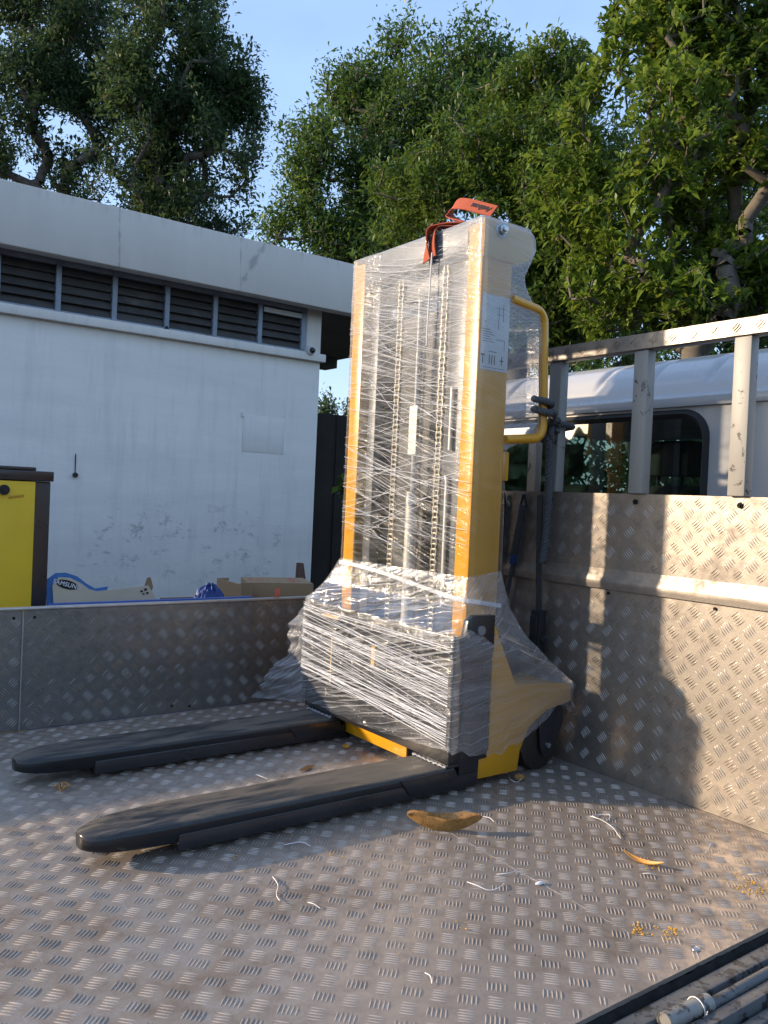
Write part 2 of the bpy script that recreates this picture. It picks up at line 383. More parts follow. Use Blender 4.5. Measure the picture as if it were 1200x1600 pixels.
def film_mat(name, s1, s2, f1=110, f2=150, base=.03, gain=1.0, top=0.0, fold=.25, th=.55, clear=None, fres=.35, milky=.05, cling=False, cloud=.12):
    """stretch film: clear plastic with stretched white strain lines; UV is in metres"""
    t = NT(name); p = t.p
    u, v, _ = t.sep(t.uv)
    wob = t.math('MULTIPLY', t.noise(t.uv, 1.8, 2, .5), .05)
    def streak(sl, fr, th_, soft, seed, uf=.9):
        tt = t.math('ADD', t.math('ADD', v, t.math('MULTIPLY', u, sl)), wob)
        n = t.noise(t.comb(t.math('ADD', t.math('MULTIPLY', u, uf), seed), t.math('MULTIPLY', tt, fr), seed*1.7), 1.0, 2, .55)
        return t.ramp(n, [(th_, 0), (th_+soft, 1)])
    a = streak(s1, f1, th, .09, 3.1); b = streak(s2, f2, th+.02, .09, 9.7); c_ = streak(s1*.5+s2*.2, f1*.5, th+.02, .16, 21.3, .8)
    m1 = t.ramp(t.noise(t.map(t.uv, (1, 1.3, 1)), 3.2, 4, .6), [(.36, .12), (.58, 1)])
    m2 = t.ramp(t.noise(t.map(t.uv, (1, 1.3, 1), loc=(5, 3, 0)), 3.6, 4, .6), [(.40, .05), (.62, 1)])
    s = t.math('MAXIMUM', t.math('MULTIPLY', a, m1), t.math('MULTIPLY', b, m2))
    s = t.math('MAXIMUM', s, t.math('MULTIPLY', c_, .55))
    vh = t.ramp(t.math('MULTIPLY', v, .5), clear or [(0, 1), (1, 1)])
    s = t.math('MULTIPLY', s, vh)
    gn = t.n.new('ShaderNodeNewGeometry'); ny = t.sep(gn.outputs['Normal'])[1]; side = t.ramp(t.math('ABSOLUTE', ny), [(.45, 0), (.8, 1)])
    s = t.math('MULTIPLY', s, t.math('SUBTRACT', 1.0, t.math('MULTIPLY', side, .5)))
    if cling:   # film lying tight on the two columns is clearer than film stretched across the gap
        _, oy, oz = t.sep(t.obj)
        cm = t.math('MULTIPLY', t.ramp(t.math('ABSOLUTE', oy), [(.30, 0), (.315, 1)]), t.ramp(t.math('MULTIPLY', oz, .5), [(.62, 1), (.88, .35)]))
        s = t.math('MULTIPLY', s, t.math('SUBTRACT', 1.0, t.math('MULTIPLY', cm, .62)))
    if top:
        s = t.math('ADD', s, t.math('MULTIPLY', t.ramp(t.math('MULTIPLY', v, .5), [(.66, 0), (.95, 1)]), top), True)
    milk = t.math('MULTIPLY', side, t.math('MULTIPLY', t.ramp(t.noise(t.map(t.uv, (3, 12, 1), (0, 0, .3)), 1.0, 4, .6), [(.3, .3), (.7, 1)]), milky))
    band = t.noise(t.comb(t.math('MULTIPLY', u, 1.3), t.math('MULTIPLY', t.math('ADD', v, t.math('MULTIPLY', u, s1*.8)), 11.0), 7.0), 1.0, 4, .55)
    if cling: vh = t.math('MULTIPLY', vh, t.math('SUBTRACT', 1.0, cm))
    milk = t.math('ADD', milk, t.math('MULTIPLY', t.math('MULTIPLY', t.ramp(band, [(.42, 0), (.68, 1)]), vh), cloud))
    dens = t.math('ADD', t.math('ADD', base, milk), t.math('MULTIPLY', s, .5*gain), True)
    dif = t.n.new('ShaderNodeBsdfDiffuse'); dif.inputs[0].default_value = (.80, .82, .86, 1)
    trl = t.n.new('ShaderNodeBsdfTranslucent'); trl.inputs[0].default_value = (.8, .82, .86, 1)
    dm = t.n.new('ShaderNodeMixShader'); dm.inputs[0].default_value = .4; t.L(dif.outputs[0], dm.inputs[1]); t.L(trl.outputs[0], dm.inputs[2])
    tr = t.n.new('ShaderNodeBsdfTransparent'); tr.inputs[0].default_value = (.975, .98, .985, 1)
    m = t.n.new('ShaderNodeMixShader'); t.L(dens, m.inputs[0]); t.L(tr.outputs[0], m.inputs[1]); t.L(dm.outputs[0], m.inputs[2])
    gl = t.n.new('ShaderNodeBsdfGlossy'); gl.inputs['Roughness'].default_value = .13
    wr = t.noise(t.comb(t.math('MULTIPLY', u, 3.0), t.math('MULTIPLY', t.math('ADD', v, t.math('MULTIPLY', u, s1)), 38.0), 4.0), 1.0, 4, .6)
    cr = t.noise(t.uv, 34, 4, .6, 1.2)
    nb = t.bump(t.math('ADD', t.math('MULTIPLY', s, .35), t.math('ADD', t.math('MULTIPLY', wr, fold*3), t.math('MULTIPLY', cr, fold*1.2))), .8, .004)
    t.L(nb, gl.inputs['Normal'])
    lw = t.n.new('ShaderNodeLayerWeight'); lw.inputs[0].default_value = .3; t.L(nb, lw.inputs['Normal'])
    gf = t.math('ADD', t.math('MULTIPLY', lw.outputs['Fresnel'], fres), .035, True)
    m3 = t.n.new('ShaderNodeMixShader'); t.L(gf, m3.inputs[0]); t.L(m.outputs[0], m3.inputs[1]); t.L(gl.outputs[0], m3.inputs[2])
    t.n.remove(p); t.L(m3.outputs[0], t.out.inputs[0]); return t.m
M['film'] = film_mat('stretch film mast', .28, -.10, f1=165, f2=190, base=.02, top=.62, gain=.95, clear=[(.36, .35), (.46, .8), (.7, 1)], cling=True)
M['film2'] = film_mat('stretch film skirt', -.24, -.12, f1=140, f2=180, base=.05, gain=1.15, th=.545, fold=.75, fres=.2, milky=.17, cloud=.08)
M['film3'] = film_mat('stretch film flap', .5, .2, f1=50, f2=70, base=.16, gain=.8, fold=.6, th=.52)

def leaf_mat(name, c1, c2, c3, trans=.35):
    t = NT(name); p = t.p
    at_ = t.n.new('ShaderNodeAttribute'); at_.attribute_name = 'rnd'
    c = t.ramp(at_.outputs['Fac'], [(0, c1), (.55, c2), (.93, c3), (.985, c3), (1, (.38, .17, .03))])
    t.L(c, p.inputs['Base Color']); p.inputs['Roughness'].default_value = .42
    tl = t.n.new('ShaderNodeBsdfTranslucent'); hs = t.n.new('ShaderNodeHueSaturation'); hs.inputs['Value'].default_value = 1.3; hs.inputs['Hue'].default_value = .48
    t.L(c, hs.inputs['Color']); t.L(hs.outputs[0], tl.inputs[0])
    mx = t.n.new('ShaderNodeMixShader'); mx.inputs[0].default_value = trans
    t.L(p.outputs[0], mx.inputs[1]); t.L(tl.outputs[0], mx.inputs[2]); t.L(mx.outputs[0], t.out.inputs[0]); return t.m
M['leaf_far'] = leaf_mat('leaves far tree', (.03, .062, .026), (.06, .11, .042), (.10, .165, .06), .35)
M['leaf_mid'] = leaf_mat('leaves mid tree', (.035, .08, .02), (.075, .15, .032), (.13, .21, .045), .4)
M['leaf_near'] = leaf_mat('leaves near tree', (.06, .115, .016), (.12, .20, .025), (.22, .30, .045), .4)
M['leaf_between'] = leaf_mat('leaves behind mast', (.042, .09, .016), (.085, .155, .024), (.16, .24, .042), .35)
M['bark'] = paint('bark', (.09, .075, .06), (.16, .14, .12), .9, scale=10, bump=.8)
M['bark_pale'] = paint('pale bark', (.15, .13, .10), (.10, .085, .07), .9, scale=12, bump=.8)

# ------------------------------------------------------------------ ground
mb = MB(); mb.add([(-900, -900, -.95), (900, -900, -.95), (900, 900, -.95), (-900, 900, -.95)], [(0, 1, 2, 3)])
struct(mb.build('ground', M['asphalt']))

mb = MB()  # ring of woods outside the view, added to keep bright horizon out of reflections
def woods(u, v):
    az = math.radians(96+(387-96)*u); rr = 75+4*mnoise.noise(Vector((u*40, 0, 0)))+3*mnoise.noise(Vector((u*260, v*9, 3)))-3*v*v
    h = (8.5+3.0*mnoise.noise(Vector((u*22, 5, 1)))+1.6*mnoise.noise(Vector((u*90, 1, 8)))+.9*mnoise.noise(Vector((u*400, 2, 8))))
    return (rr*math.cos(az), rr*math.sin(az), -.95+h*v+1.3*mnoise.noise(Vector((u*330, v*14, 6)))*v)
mb.grid(woods, 2400, 24)
tag(mb.build('off_view_woods', paint('off-view foliage', (.035, .06, .025), (.07, .10, .04), .9, scale=.9, bump=1)), 'dark green ring of woods outside the view, added to block horizon glare', 'woods', kind='stuff')

# ------------------------------------------------------------------ tread plate
def bar_template(L=.037, hw=.0019, h=.0026):
    # lens-shaped raised bar: tips + 3 sections
    v = [(-L/2, 0, 0)]
    for x, k in ((-L*.27, .78), (0, 1), (L*.27, .78)): v += [(x, -hw*k, 0), (x, -hw*k*.45, h*k), (x, hw*k*.45, h*k), (x, hw*k, 0)]
    v.append((L/2, 0, 0))
    f = []
    for s in (0, 1):
        a = 1+4*s
        for k in range(3): f.append((a+k, a+4+k, a+5+k, a+1+k))
    f4 = f; f3 = [(0, 1, 2), (0, 2, 3), (0, 3, 4), (13, 10, 9), (13, 11, 10), (13, 12, 11)]
    return np.array(v), f4, f3
BT = bar_template()
def tread(name, O, U, V, w_, h_, mat, parent, P=.0765, back=.004, poly=None, skip=None, off=(0, 0), bh=1.0):
    """plate with real raised bars: O corner, U and V unit directions, size w_ x h_"""
    O = np.array(O, float); U = np.array(U, float); V = np.array(V, float); N = np.cross(U, V)
    vs = []; f4 = []; f3 = []
    pts = poly or [(0, 0), (w_, 0), (w_, h_), (0, h_)]
    n = len(pts)
    base = [O+U*a+V*b for a, b in pts]+[O+U*a+V*b-N*back for a, b in pts]
    T, F4, F3 = BT
    cs = []
    for i in range(-1, int(w_/P)+2):
        for j in range(-1, int(h_/P)+2):
            for k, (dx, dy, an) in enumerate(((0, 0, math.pi/4), (.5, .5, -math.pi/4))):
                cx, cy_ = (i+dx)*P+off[0], (j+dy)*P+off[1]
                for q in range(5):
                    d = (q-2)*.0086; px = -math.sin(an)*d+cx; py = math.cos(an)*d+cy_
                    if not (.014 < px < w_-.014 and .014 < py < h_-.014): continue
                    if skip and skip(px, py): continue
                    cs.append((px, py, an))
    allv = [np.array(base)]; faces = [tuple(range(n)), tuple(range(2*n-1, n-1, -1))]+[(i, n+i, n+(i+1) % n, (i+1) % n) for i in range(n)]
    b = 2*n
    for px, py, an in cs:
        s = rng.uniform(.92, 1.05); hh = bh*rng.uniform(.6, 1.1)*(.75+.5*mnoise.noise(Vector((px*2.5, py*2.5, 4)))); an2 = an+rng.normal(0, .02)
        ca, sa = math.cos(an2)*s, math.sin(an2)*s
        lx = T[:, 0]*ca-T[:, 1]*sa+px; ly = T[:, 0]*sa+T[:, 1]*ca+py
        allv.append(O+np.outer(lx, U)+np.outer(ly, V)+np.outer(T[:, 2]*hh+.00012, N))
        faces += [tuple(i+b for i in f) for f in F4]+[tuple(i+b for i in f) for f in F3]
        b += 14
    me = bpy.data.meshes.new(name); me.from_pydata(np.vstack(allv).tolist(), [], faces); me.update()
    me.polygons.foreach_set('material_index', [0]*(n+2)+[1]*(len(faces)-n-2))
    me.shade_smooth(); me.set_sharp_from_angle(angle=math.radians(60))
    return link_mesh(name, me, mat, parent)

# ------------------------------------------------------------------ the truck
XH, YF, YN = 2.44, 3.39, 1.005
truck = thing('flatbed_truck', (1.2, 2.2, -.95), 'white flatbed lorry with aluminium tread plate bed, side panel and slatted headboard behind its cab', 'truck')
tread('bed_floor', (-2.2, YN, 0), (1, 0, 0), (0, 1, 0), XH+2.2, YF-YN, M['floor'], truck, back=.01, off=(.02, .01), bh=.9,
      skip=lambda a, b: a < 1.6)
mb = MB(); mb.box((-2.2, YN+.02, -.16), (XH+.2, YF+.03, -.02)); mb.build('bed_frame', M['grime'], truck)
# far side panel
hs = .462
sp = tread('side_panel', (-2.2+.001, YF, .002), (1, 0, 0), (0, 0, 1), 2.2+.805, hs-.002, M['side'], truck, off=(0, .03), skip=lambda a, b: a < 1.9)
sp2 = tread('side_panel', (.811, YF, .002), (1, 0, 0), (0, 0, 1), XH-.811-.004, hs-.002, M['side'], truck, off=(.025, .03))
mb = MB(); mb.box((-2.2, YF-.004, hs+.001), (XH-.004, YF+.03, hs+.012)); mb.build('top_edge', M['trim'], sp2, bevel=.003)
mb = MB()
mb.tube([(.808, YF-.003, .004), (.808, YF-.003, hs-.004)], .0035, 8)
mb.build('weld_seam', M['trim'], sp2)
mb = MB()
for x, z in ((.85, .435), (1.42, .03), (1.50, .02), (1.90, .12)):
    mb = MB(); mb.cyl((x, YF-.003, z), (x, YF+.002, z), .0055, 12); mb.build('rivet', M['grime'], sp2)
mb = MB(); mb.cyl((.775, YF-.003, .435), (.775, YF+.002, .435), .0055, 12); mb.build('rivet', M['grime'], sp)
# headboard: lower sheet, crease, upper sheet
# U runs toward the near side (-Y), V up, so that the bars face the bed
HB0, HBW = YF-.006, YF-.006-1.0
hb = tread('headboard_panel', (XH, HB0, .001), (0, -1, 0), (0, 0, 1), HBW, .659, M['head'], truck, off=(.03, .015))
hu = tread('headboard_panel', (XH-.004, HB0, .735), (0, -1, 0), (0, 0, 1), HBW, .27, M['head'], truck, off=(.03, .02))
mb = MB()
def crease(u, v):
    prof = [(XH-.0042, .7352), (XH-.006, .722), (XH-.011, .704), (XH-.0145, .692), (XH-.0145, .682), (XH-.0125, .664)]
    k = v*(len(prof)-1); i = min(int(k), len(prof)-2); f = k-i
    y = HB0-HBW*u; x = prof[i][0]*(1-f)+prof[i+1][0]*f; z = prof[i][1]*(1-f)+prof[i+1][1]*f
    nz = mnoise.noise(Vector((y*6, z*30, 2)))*.0012
    return (x-abs(nz)*(v > 0), y, z)
mb.grid(lambda u, v: crease(1-u, 1-v), 90, 16); mb.build('crease', M['head'], hu, smooth=True)
mb = MB(); mb.box((XH+.006, 1.0, .0), (XH+.03, YF, 1.0)); mb.build('backing', M['trim'], hb)
mb = MB()
for y in (1.45, 1.84, 2.23):
    mb = MB(); mb.cyl((XH-.010, y, .978), (XH-.002, y, .978), .009, 16); mb.cyl((XH-.013, y, .978), (XH-.0101, y, .978), .005, 6); mb.build('bolt', M['grime'], hu)
for y in (1.52, 1.94):
    mb = MB(); mb.cyl((XH-.006, y, .648), (XH+.001, y, .648), .005, 10); mb.build('rivet', M['grime'], hb)
# headboard frame
mb = MB(); mb.box((XH-.028, 1.0, 1.502), (XH+.03, YF+.03, 1.556))
rail = mb.build('top_rail', M['head'], truck, bevel=.003)
tread('rail_cladding', (XH-.0285, YF, 1.503), (0, -1, 0), (0, 0, 1), YF-1.0, .052, M['head'], rail, back=.001, off=(0, .026), bh=1.5)
for y in (1.0, 1.43, 1.805, 2.195, 2.60, 3.0, 3.33):
    mb = MB(); mb.box((XH-.022, y, 1.006), (XH+.022, y+.058, 1.5)); mb.build('post', M['post'], truck, bevel=.004)
# near edge: gap, painted channel, rod, hinge, dropped side panel
mb = MB()
def lumpy(y0, y1, z0, z1, nz=.004, sc_=25):
    def fn(u, v):
        x = -1.0+u*(XH+1.0); y = y0+(y1-y0)*v; z = z0+(z1-z0)*v
        return (x, y, z+mnoise.noise(Vector((x*sc_, y*60, 0)))*nz)
    return fn
mb.grid(lumpy(.988, 1.004, -.030, -.010, .006, 30), 260, 5); mb.build('edge_gap_dark', M['grime'], truck, smooth=True)  # near-black lumpy strip: darkness of the gap at the floor edge put in as colour
prof = [(.987, -.029), (.983, -.014), (.945, -.012), (.940, -.034), (.905, -.036), (.900, -.012), (.872, -.010), (.868, -.05), (.868, -.16), (1.0, -.16), (1.0, -.03)]
mb = MB(); mb.prism([(a, b) for a, b in prof], 0, -2.2, XH+.1); mb.build('edge_rail', M['rail'], truck, bevel=.002)
mb = MB(); mb.tube([(1.515, .915, -.014), (XH+.1, .915, -.014)], .012, 14); mb.build('hinge_rod', M['rail'], truck, smooth=True)
mb = MB(); a = Vector((1.385, .925, -.008)); b = Vector((1.515, .917, -.008))
mb.tube([a, b], .0175, 24, cap=False); mb.tube([b, a, a+Vector((.001, 0, 0)), a+Vector((.03, 0, 0))], [.0174, .0174, .0115, .0113], 24)
hb_ = mb.build('hinge_barrel', painted_metal_chipped('hinge paint', (.26, .245, .22), (.05, .045, .04), .50, .54, 28), truck, smooth=True)
mb = MB(); mb.cyl((1.40, .9243, -.008), (1.44, .9225, -.008), .007, 12); mb.build('pin', M['grime'], hb_)
mb = MB(); mb.tube([(1.475+.012*math.cos(t)*.3+t*.002, .919+.020*math.cos(t), -.008+.020*math.sin(t)) for t in np.linspace(-.5, 4.2, 18)]+[(1.47, .89, -.002), (1.462, .885, .008)], .0012, 6)
mb.build('wire_tie', M['string'], hb_)
mb = MB(); mb.box((-2.2, .838, -.045), (XH, .862, -.028)); mb.build('panel_lip', M['rail'], truck, bevel=.003)
d = np.array([0, -.30, -.95]); d = d/np.linalg.norm(d)
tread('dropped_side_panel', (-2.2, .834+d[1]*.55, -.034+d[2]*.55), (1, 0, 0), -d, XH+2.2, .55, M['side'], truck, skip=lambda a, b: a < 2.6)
# chassis and road wheels of the truck
mb = MB()
for y in (1.7, 2.55): mb.box((-2.0, y, -.42), (5.0, y+.07, -.17))
mb.build('chassis_rail', M['grime'], truck)
for x in (-.9, 3.9):
    for y in (1.12, 3.02):
        mb = MB(); mb.tube([(x, y, -.6), (x, y+.02, -.6), (x, y+.20, -.6), (x, y+.22, -.6)], [.29, .35, .35, .29], 32)
        wt = mb.build('road_wheel', M['rubber'], truck, smooth=True); mb = MB(); mb.tube([(x, y-.01, -.6), (x, y+.23, -.6)], .17, 20); mb.build('rim', M['midgrey'], wt)

# cab ------------------------------------------------------------
CX, CY0, CY1 = 2.80, 1.02, 3.36
prof = [(CX, -.45), (CX, .3), (CX, 1.355), (CX-.012, 1.36), (CX-.014, 1.385), (CX+.004, 1.395), (CX+.02, 1.44), (CX+.055, 1.495), (CX+.11, 1.54), (CX+.19, 1.572), (CX+.32, 1.598), (CX+.6, 1.62), (CX+1.1, 1.615), (CX+1.5, 1.56), (CX+1.75, 1.42)]
WY0, WY1, WZ0, WZ1 = 1.815, 3.06, .66, 1.325
def rrect(y0, y1, z0, z1, r, n=6):
    out = []
    for cy_, cz, a0 in ((y1-r, z1-r, 0), (y0+r, z1-r, 90), (y0+r, z0+r, 180), (y1-r, z0+r, 270)):
        for k in range(n+1):
            a = math.radians(a0+90*k/n); out.append((cy_+r*math.cos(a), cz+r*math.sin(a)))
    return out
def plate_hole(x, outer, hole, mat, name, parent, th=.02):
    """flat wall with a rounded hole, outer a rectangle (y0,y1,z0,z1)"""
    y0, y1, z0, z1 = outer; n = len(hole)
    cy_, cz = sum(p[0] for p in hole)/n, sum(p[1] for p in hole)/n
    ring = []
    for (hy, hz) in hole:
        dy, dz = hy-cy_, hz-cz
        t = min([(y1-cy_)/dy if dy > 1e-6 else 1e9, (y0-cy_)/dy if dy < -1e-6 else 1e9, (z1-cz)/dz if dz > 1e-6 else 1e9, (z0-cz)/dz if dz < -1e-6 else 1e9])
        ring.append([cy_+dy*t, cz+dz*t])
    for c in ((y0, z0), (y1, z0), (y1, z1), (y0, z1)):
        k = min(range(n), key=lambda i: (ring[i][0]-c[0])**2+(ring[i][1]-c[1])**2); ring[k] = list(c)
    mb = MB()
    vs = [(x, *p) for p in hole]+[(x, *p) for p in ring]+[(x+th, *p) for p in hole]+[(x+th, *p) for p in ring]; fs = []
    for i in range(n):
        j = (i+1) % n
        fs += [(i, j, n+j, n+i), (2*n+i, 3*n+i, 3*n+j, 2*n+j), (i, 2*n+i, 2*n+j, j)]
    mb.add(vs, fs); return mb.build(name, mat, parent)
HOLE = rrect(WY0, WY1, WZ0, WZ1, .10, 8)
cab = plate_hole(CX, (CY0, CY1, -.45, 1.355), HOLE, M['cab_white'], 'cab_body', truck)
mb = MB()
def roof(u, v):
    k = u*(len(prof)-4)+3; i = min(int(k), len(prof)-2); f = k-i
    x = prof[i][0]*(1-f)+prof[i+1][0]*f; z = prof[i][1]*(1-f)+prof[i+1][1]*f
    y = CY0+.0+(CY1-CY0)*v
    g = ((y-1.70) % .265)/.265; gr = math.exp(-((g-.5)/.055)**2)
    kk = min(1, max(0, (x-CX-.015)/.05)); x += gr*.016*kk; z -= gr*.016*kk
    ed = min(y-CY0, CY1-y); z -= max(0, .06-ed)**2*12
    return (x, y, z)
# lip under the gutter first
mb.grid(lambda u, v: roof(v, 1-u), 620, 46); mb.build('cab_roof', M['cab_white'], truck, smooth=True, angle=70)
mb = MB(); mb.box((CX-.014, CY0+.002, 1.348), (CX-.001, CY1-.002, 1.384)); mb.build('gutter', M['cab_white'], cab, bevel=.003)
# rest of the cab shell
mb = MB()
for y in (CY0, CY1-.02):
    mb.prism([(CX+.021, -.45), (CX+1.9, -.45), (CX+1.95, .35), (CX+.021, .35)], 1, y, y+.02)
    mb.prism([(CX+.021, .351), (CX+.30, .351), (CX+.30, 1.5), (CX+.021, 1.38)], 1, y, y+.02)
    mb.prism([(CX+1.93, .351), (CX+1.95, .351), (CX+1.55, 1.5), (CX+1.45, 1.5)], 1, y, y+.02)
mb.box((CX+1.93, CY0+.021, -.45), (CX+1.95, CY1-.021, .35))
mb.build('cab_shell', M['cab_white'], truck)
mb = MB(); mb.add([(CX+1.93, CY0+.06, .351), (CX+1.93, CY1-.06, .351), (CX+1.50, CY1-.06, 1.5), (CX+1.50, CY0+.06, 1.5)], [(0, 1, 2, 3)]); mb.build('windscreen', M['glass2'], cab)
for y in (CY0+.01, CY1-.01):
    mb = MB(); mb.add([(CX+.31, y, .352), (CX+1.9, y, .352), (CX+1.47, y, 1.49), (CX+.31, y, 1.49)], [(0, 1, 2, 3)]); mb.build('side_window', M['glass2'], cab)
# rear window: rubber seal and glass
mb = MB(); R1 = rrect(WY0-.014, WY1+.014, WZ0-.014, WZ1+.014, .112, 8); R0 = rrect(WY0+.02, WY1-.02, WZ0+.02, WZ1-.02, .085, 8); n = len(R1)
RM = rrect(WY0+.003, WY1-.003, WZ0+.003, WZ1-.003, .10, 8)
vs = [(CX-.001, *p) for p in R1]+[(CX-.016, *p) for p in RM]+[(CX+.004, *p) for p in R0]
mb.add(vs, [(i+k*n, (i+1) % n+k*n, (i+1) % n+(k+1)*n, i+(k+1)*n) for i in range(n) for k in (0, 1)])
rw = mb.build('rear_window', M['rubber'], truck, smooth=True)
mb = MB(); mb.add([(CX+.006, *p) for p in rrect(WY0+.012, WY1-.012, WZ0+.012, WZ1-.012, .09, 8)], [tuple(range(n))]); mb.build('glass_pane', M['glass'], rw)
# interior
mb = MB(); mb.box((CX+.03, CY0+.03, -.2), (CX+1.85, CY1-.03, .28)); mb.box((CX+1.45, CY0+.05, .28), (CX+1.85, CY1-.05, .62)); mb.build('cab_interior', M['cab_in'], truck, bevel=.02)
mb = MB(); mb.box((CX+.03, CY1-.04, .36), (CX+.31, CY1-.022, 1.36)); mb.box((CX+.03, CY0+.03, 1.36), (CX+1.4, CY1-.03, 1.38)); mb.build('cab_lining', M['darkgrey'], truck)
for y in (1.30, 1.95, 2.60):
    mb = MB(); mb.box((CX+.35, y, .29), (CX+.85, y+.5, .45)); mb.box((CX+.28, y+.02, .46), (CX+.42, y+.48, 1.06))
    st = mb.build('cab_seat', M['seat'], truck, bevel=.05, seg=3)
    mb = MB(); mb.box((CX+.29, y+.13, 1.10), (CX+.40, y+.37, 1.25)); mb.cyl((CX+.34, y+.19, 1.04), (CX+.34, y+.19, 1.12), .008); mb.cyl((CX+.34, y+.31, 1.04), (CX+.34, y+.31, 1.12), .008)
    mb.build('headrest', M['seat'], st, bevel=.03, seg=3)

# ------------------------------------------------------------------ the stacker
MX0, MX1, MY0, MY1, ZT = 1.91, 2.05, 2.105, 2.865, 1.905
st = thing('pallet_stacker', (1.95, 2.48, 0), 'yellow and black hand pallet stacker wrapped in clear plastic film on the truck bed', 'pallet stacker')
# columns (C channels opening inward)
for s, y in ((1, MY0), (-1, MY1)):
    mb = MB(); w_ = .072*s
    mb.prism([(MX0, y), (MX1, y), (MX1, y+w_), (MX1-.012, y+w_), (MX1-.012, y+.012*s), (MX0+.012, y+.012*s), (MX0+.012, y+w_), (MX0, y+w_)][::s], 2, .06, 1.888)
    mb.build('mast_column', M['yellow'], st, bevel=.004)
# head: side plates with rounded back, cross plate
for y in (MY0-.004, MY1-.008):
    mb = MB(); mb.prism([(MX0+.002, 1.775), (MX1+.02, 1.775), (MX1+.075, 1.80), (MX1+.10, 1.84), (MX1+.095, 1.875), (MX1+.07, 1.893), (MX0+.002, ZT)][::-1], 1, y, y+.012)
    mb.build('head_plate', M['cream'], st, bevel=.003)
mb = MB(); mb.box((MX0-.002, MY0+.075, 1.80), (MX0+.01, MY1-.075, ZT-.004)); mb.box((MX0+.011, MY0+.009, ZT-.016), (MX1+.07, MY1-.009, ZT-.006))
mb.build('cross_plate', M['innergrey'], st, bevel=.002)
mb = MB(); mb.cyl((1.985, MY0-.006, 1.875), (1.985, MY0-.022, 1.875), .017, 6); mb.cyl((1.985, MY0-.004, 1.875), (1.985, MY0-.009, 1.875), .026, 20)
mb.cyl((1.985, MY0-.020, 1.875), (1.985, MY0-.032, 1.875), .010, 14)
mb.build('bolt', M['zinc'], st, bevel=.001)
for z in (.62, 1.28):
    mb = MB(); mb.box((MX1-.03, MY0+.075, z), (MX1-.012, MY1-.075, z+.07)); mb.build('cross_member', M['darkgrey'], st, bevel=.003)
# inner mast
for y, w_ in ((MY0+.086, .100), (MY1-.086-.055, .05)):
    mb = MB(); mb.box((MX0+.03, y, .12), (MX0+.075, y+w_, 1.80)); mb.build('inner_mast', M['innergrey'], st, bevel=.003)
mb = MB(); mb.box((MX0+.03, MY0+.188, 1.70), (MX0+.075, MY1-.14, 1.77)); mb.build('inner_cross_member', M['innergrey'], st, bevel=.003)
mb = MB(); mb.box((MX0+.098, 2.34, .30), (MX0+.104, MY1-.075, 1.66)); mb.build('guard_panel', M['darkgrey'], st)
# hydraulic lift cylinder with piston
mb = MB(); mb.cyl((MX0+.05, 2.485, .15), (MX0+.05, 2.485, .98), .026, 24); hc = mb.build('hydraulic_cylinder', M['chrome'], st, smooth=True)
mb = MB(); mb.cyl((MX0+.05, 2.485, .981), (MX0+.05, 2.485, 1.70), .013, 16); mb.build('piston', M['midgrey'], hc, smooth=True)
mb = MB(); mb.cyl((MX0+.05, 2.485, .93), (MX0+.05, 2.485, .975), .030, 24); mb.build('collar', M['zinc'], hc, smooth=True)
mb = MB(); mb.tube([(MX0+.02, 2.255, .58), (MX0+.02, 2.258, 1.02), (MX0+.02, 2.265, 1.04)], .008, 10); mb.tube([(MX0+.02, 2.25, 1.13), (MX0+.02, 2.25, 1.35)], .008, 10)
mb.build('hose', M['chrome'], st, smooth=True)
mb = MB(); mb.box((MX0+.028, 2.455, 1.12), (MX0+.030, 2.50, 1.30)); mb.build('strip', M['chrome'], st)
# leaf chains
for y in (2.575, 2.315):
    mb = MB(); z = .34; k = 0
    while z < 1.78:
        mb.cyl((MX0+.025, y-.013, z), (MX0+.025, y+.013, z), .0055, 8)
        o_ = .010 if k % 2 else .014
        for s in (-1, 1):
            mb.box((MX0+.019, y+s*o_-.0014, z-.004), (MX0+.031, y+s*o_+.0014, z+.023))
        z += .019; k += 1
    mb.build('chain', M['chain'], st)
# top pulley, dark gap under the strap
mb = MB(); mb.cyl((MX0+.06, 2.40, 1.80), (MX0+.06, 2.50, 1.80), .03, 20); mb.build('pulley', M['darkgrey'], st, smooth=True)
# fork carriage
FX = 1.795
mb = MB()
Y0, Y1 = 2.03, 2.925
mb.box((FX, Y0, .44), (FX+.05, Y1, .515)); mb.box((FX, Y0, .10), (FX+.05, Y1, .18))
for a, b in ((2.03, 2.20), (2.39, 2.47), (2.55, 2.60), (2.72, 2.925)): mb.box((FX+.004, a+.001, .181), (FX+.046, b-.001, .439))
for y in (2.27, 2.34, 2.51, 2.66): mb.box((FX+.02, y, .181), (FX+.04, y+.02, .439))
mb.box((FX+.052, Y0+.01, .10), (FX+.058, Y1-.01, .50))
ca = mb.build('fork_carriage', M['black'], st, bevel=.003)
for a_, b_ in (((FX-.003, 2.70, .475), (FX-.0005, 2.82, .488)), ((FX-.003, 2.455, .34), (FX-.0005, 2.475, .415)), ((FX+.0015, 2.745, .22), (FX+.0035, 2.752, .40))):
    mb = MB(); mb.box(a_, b_); mb.build('yellow_mark', M['cream'], ca)
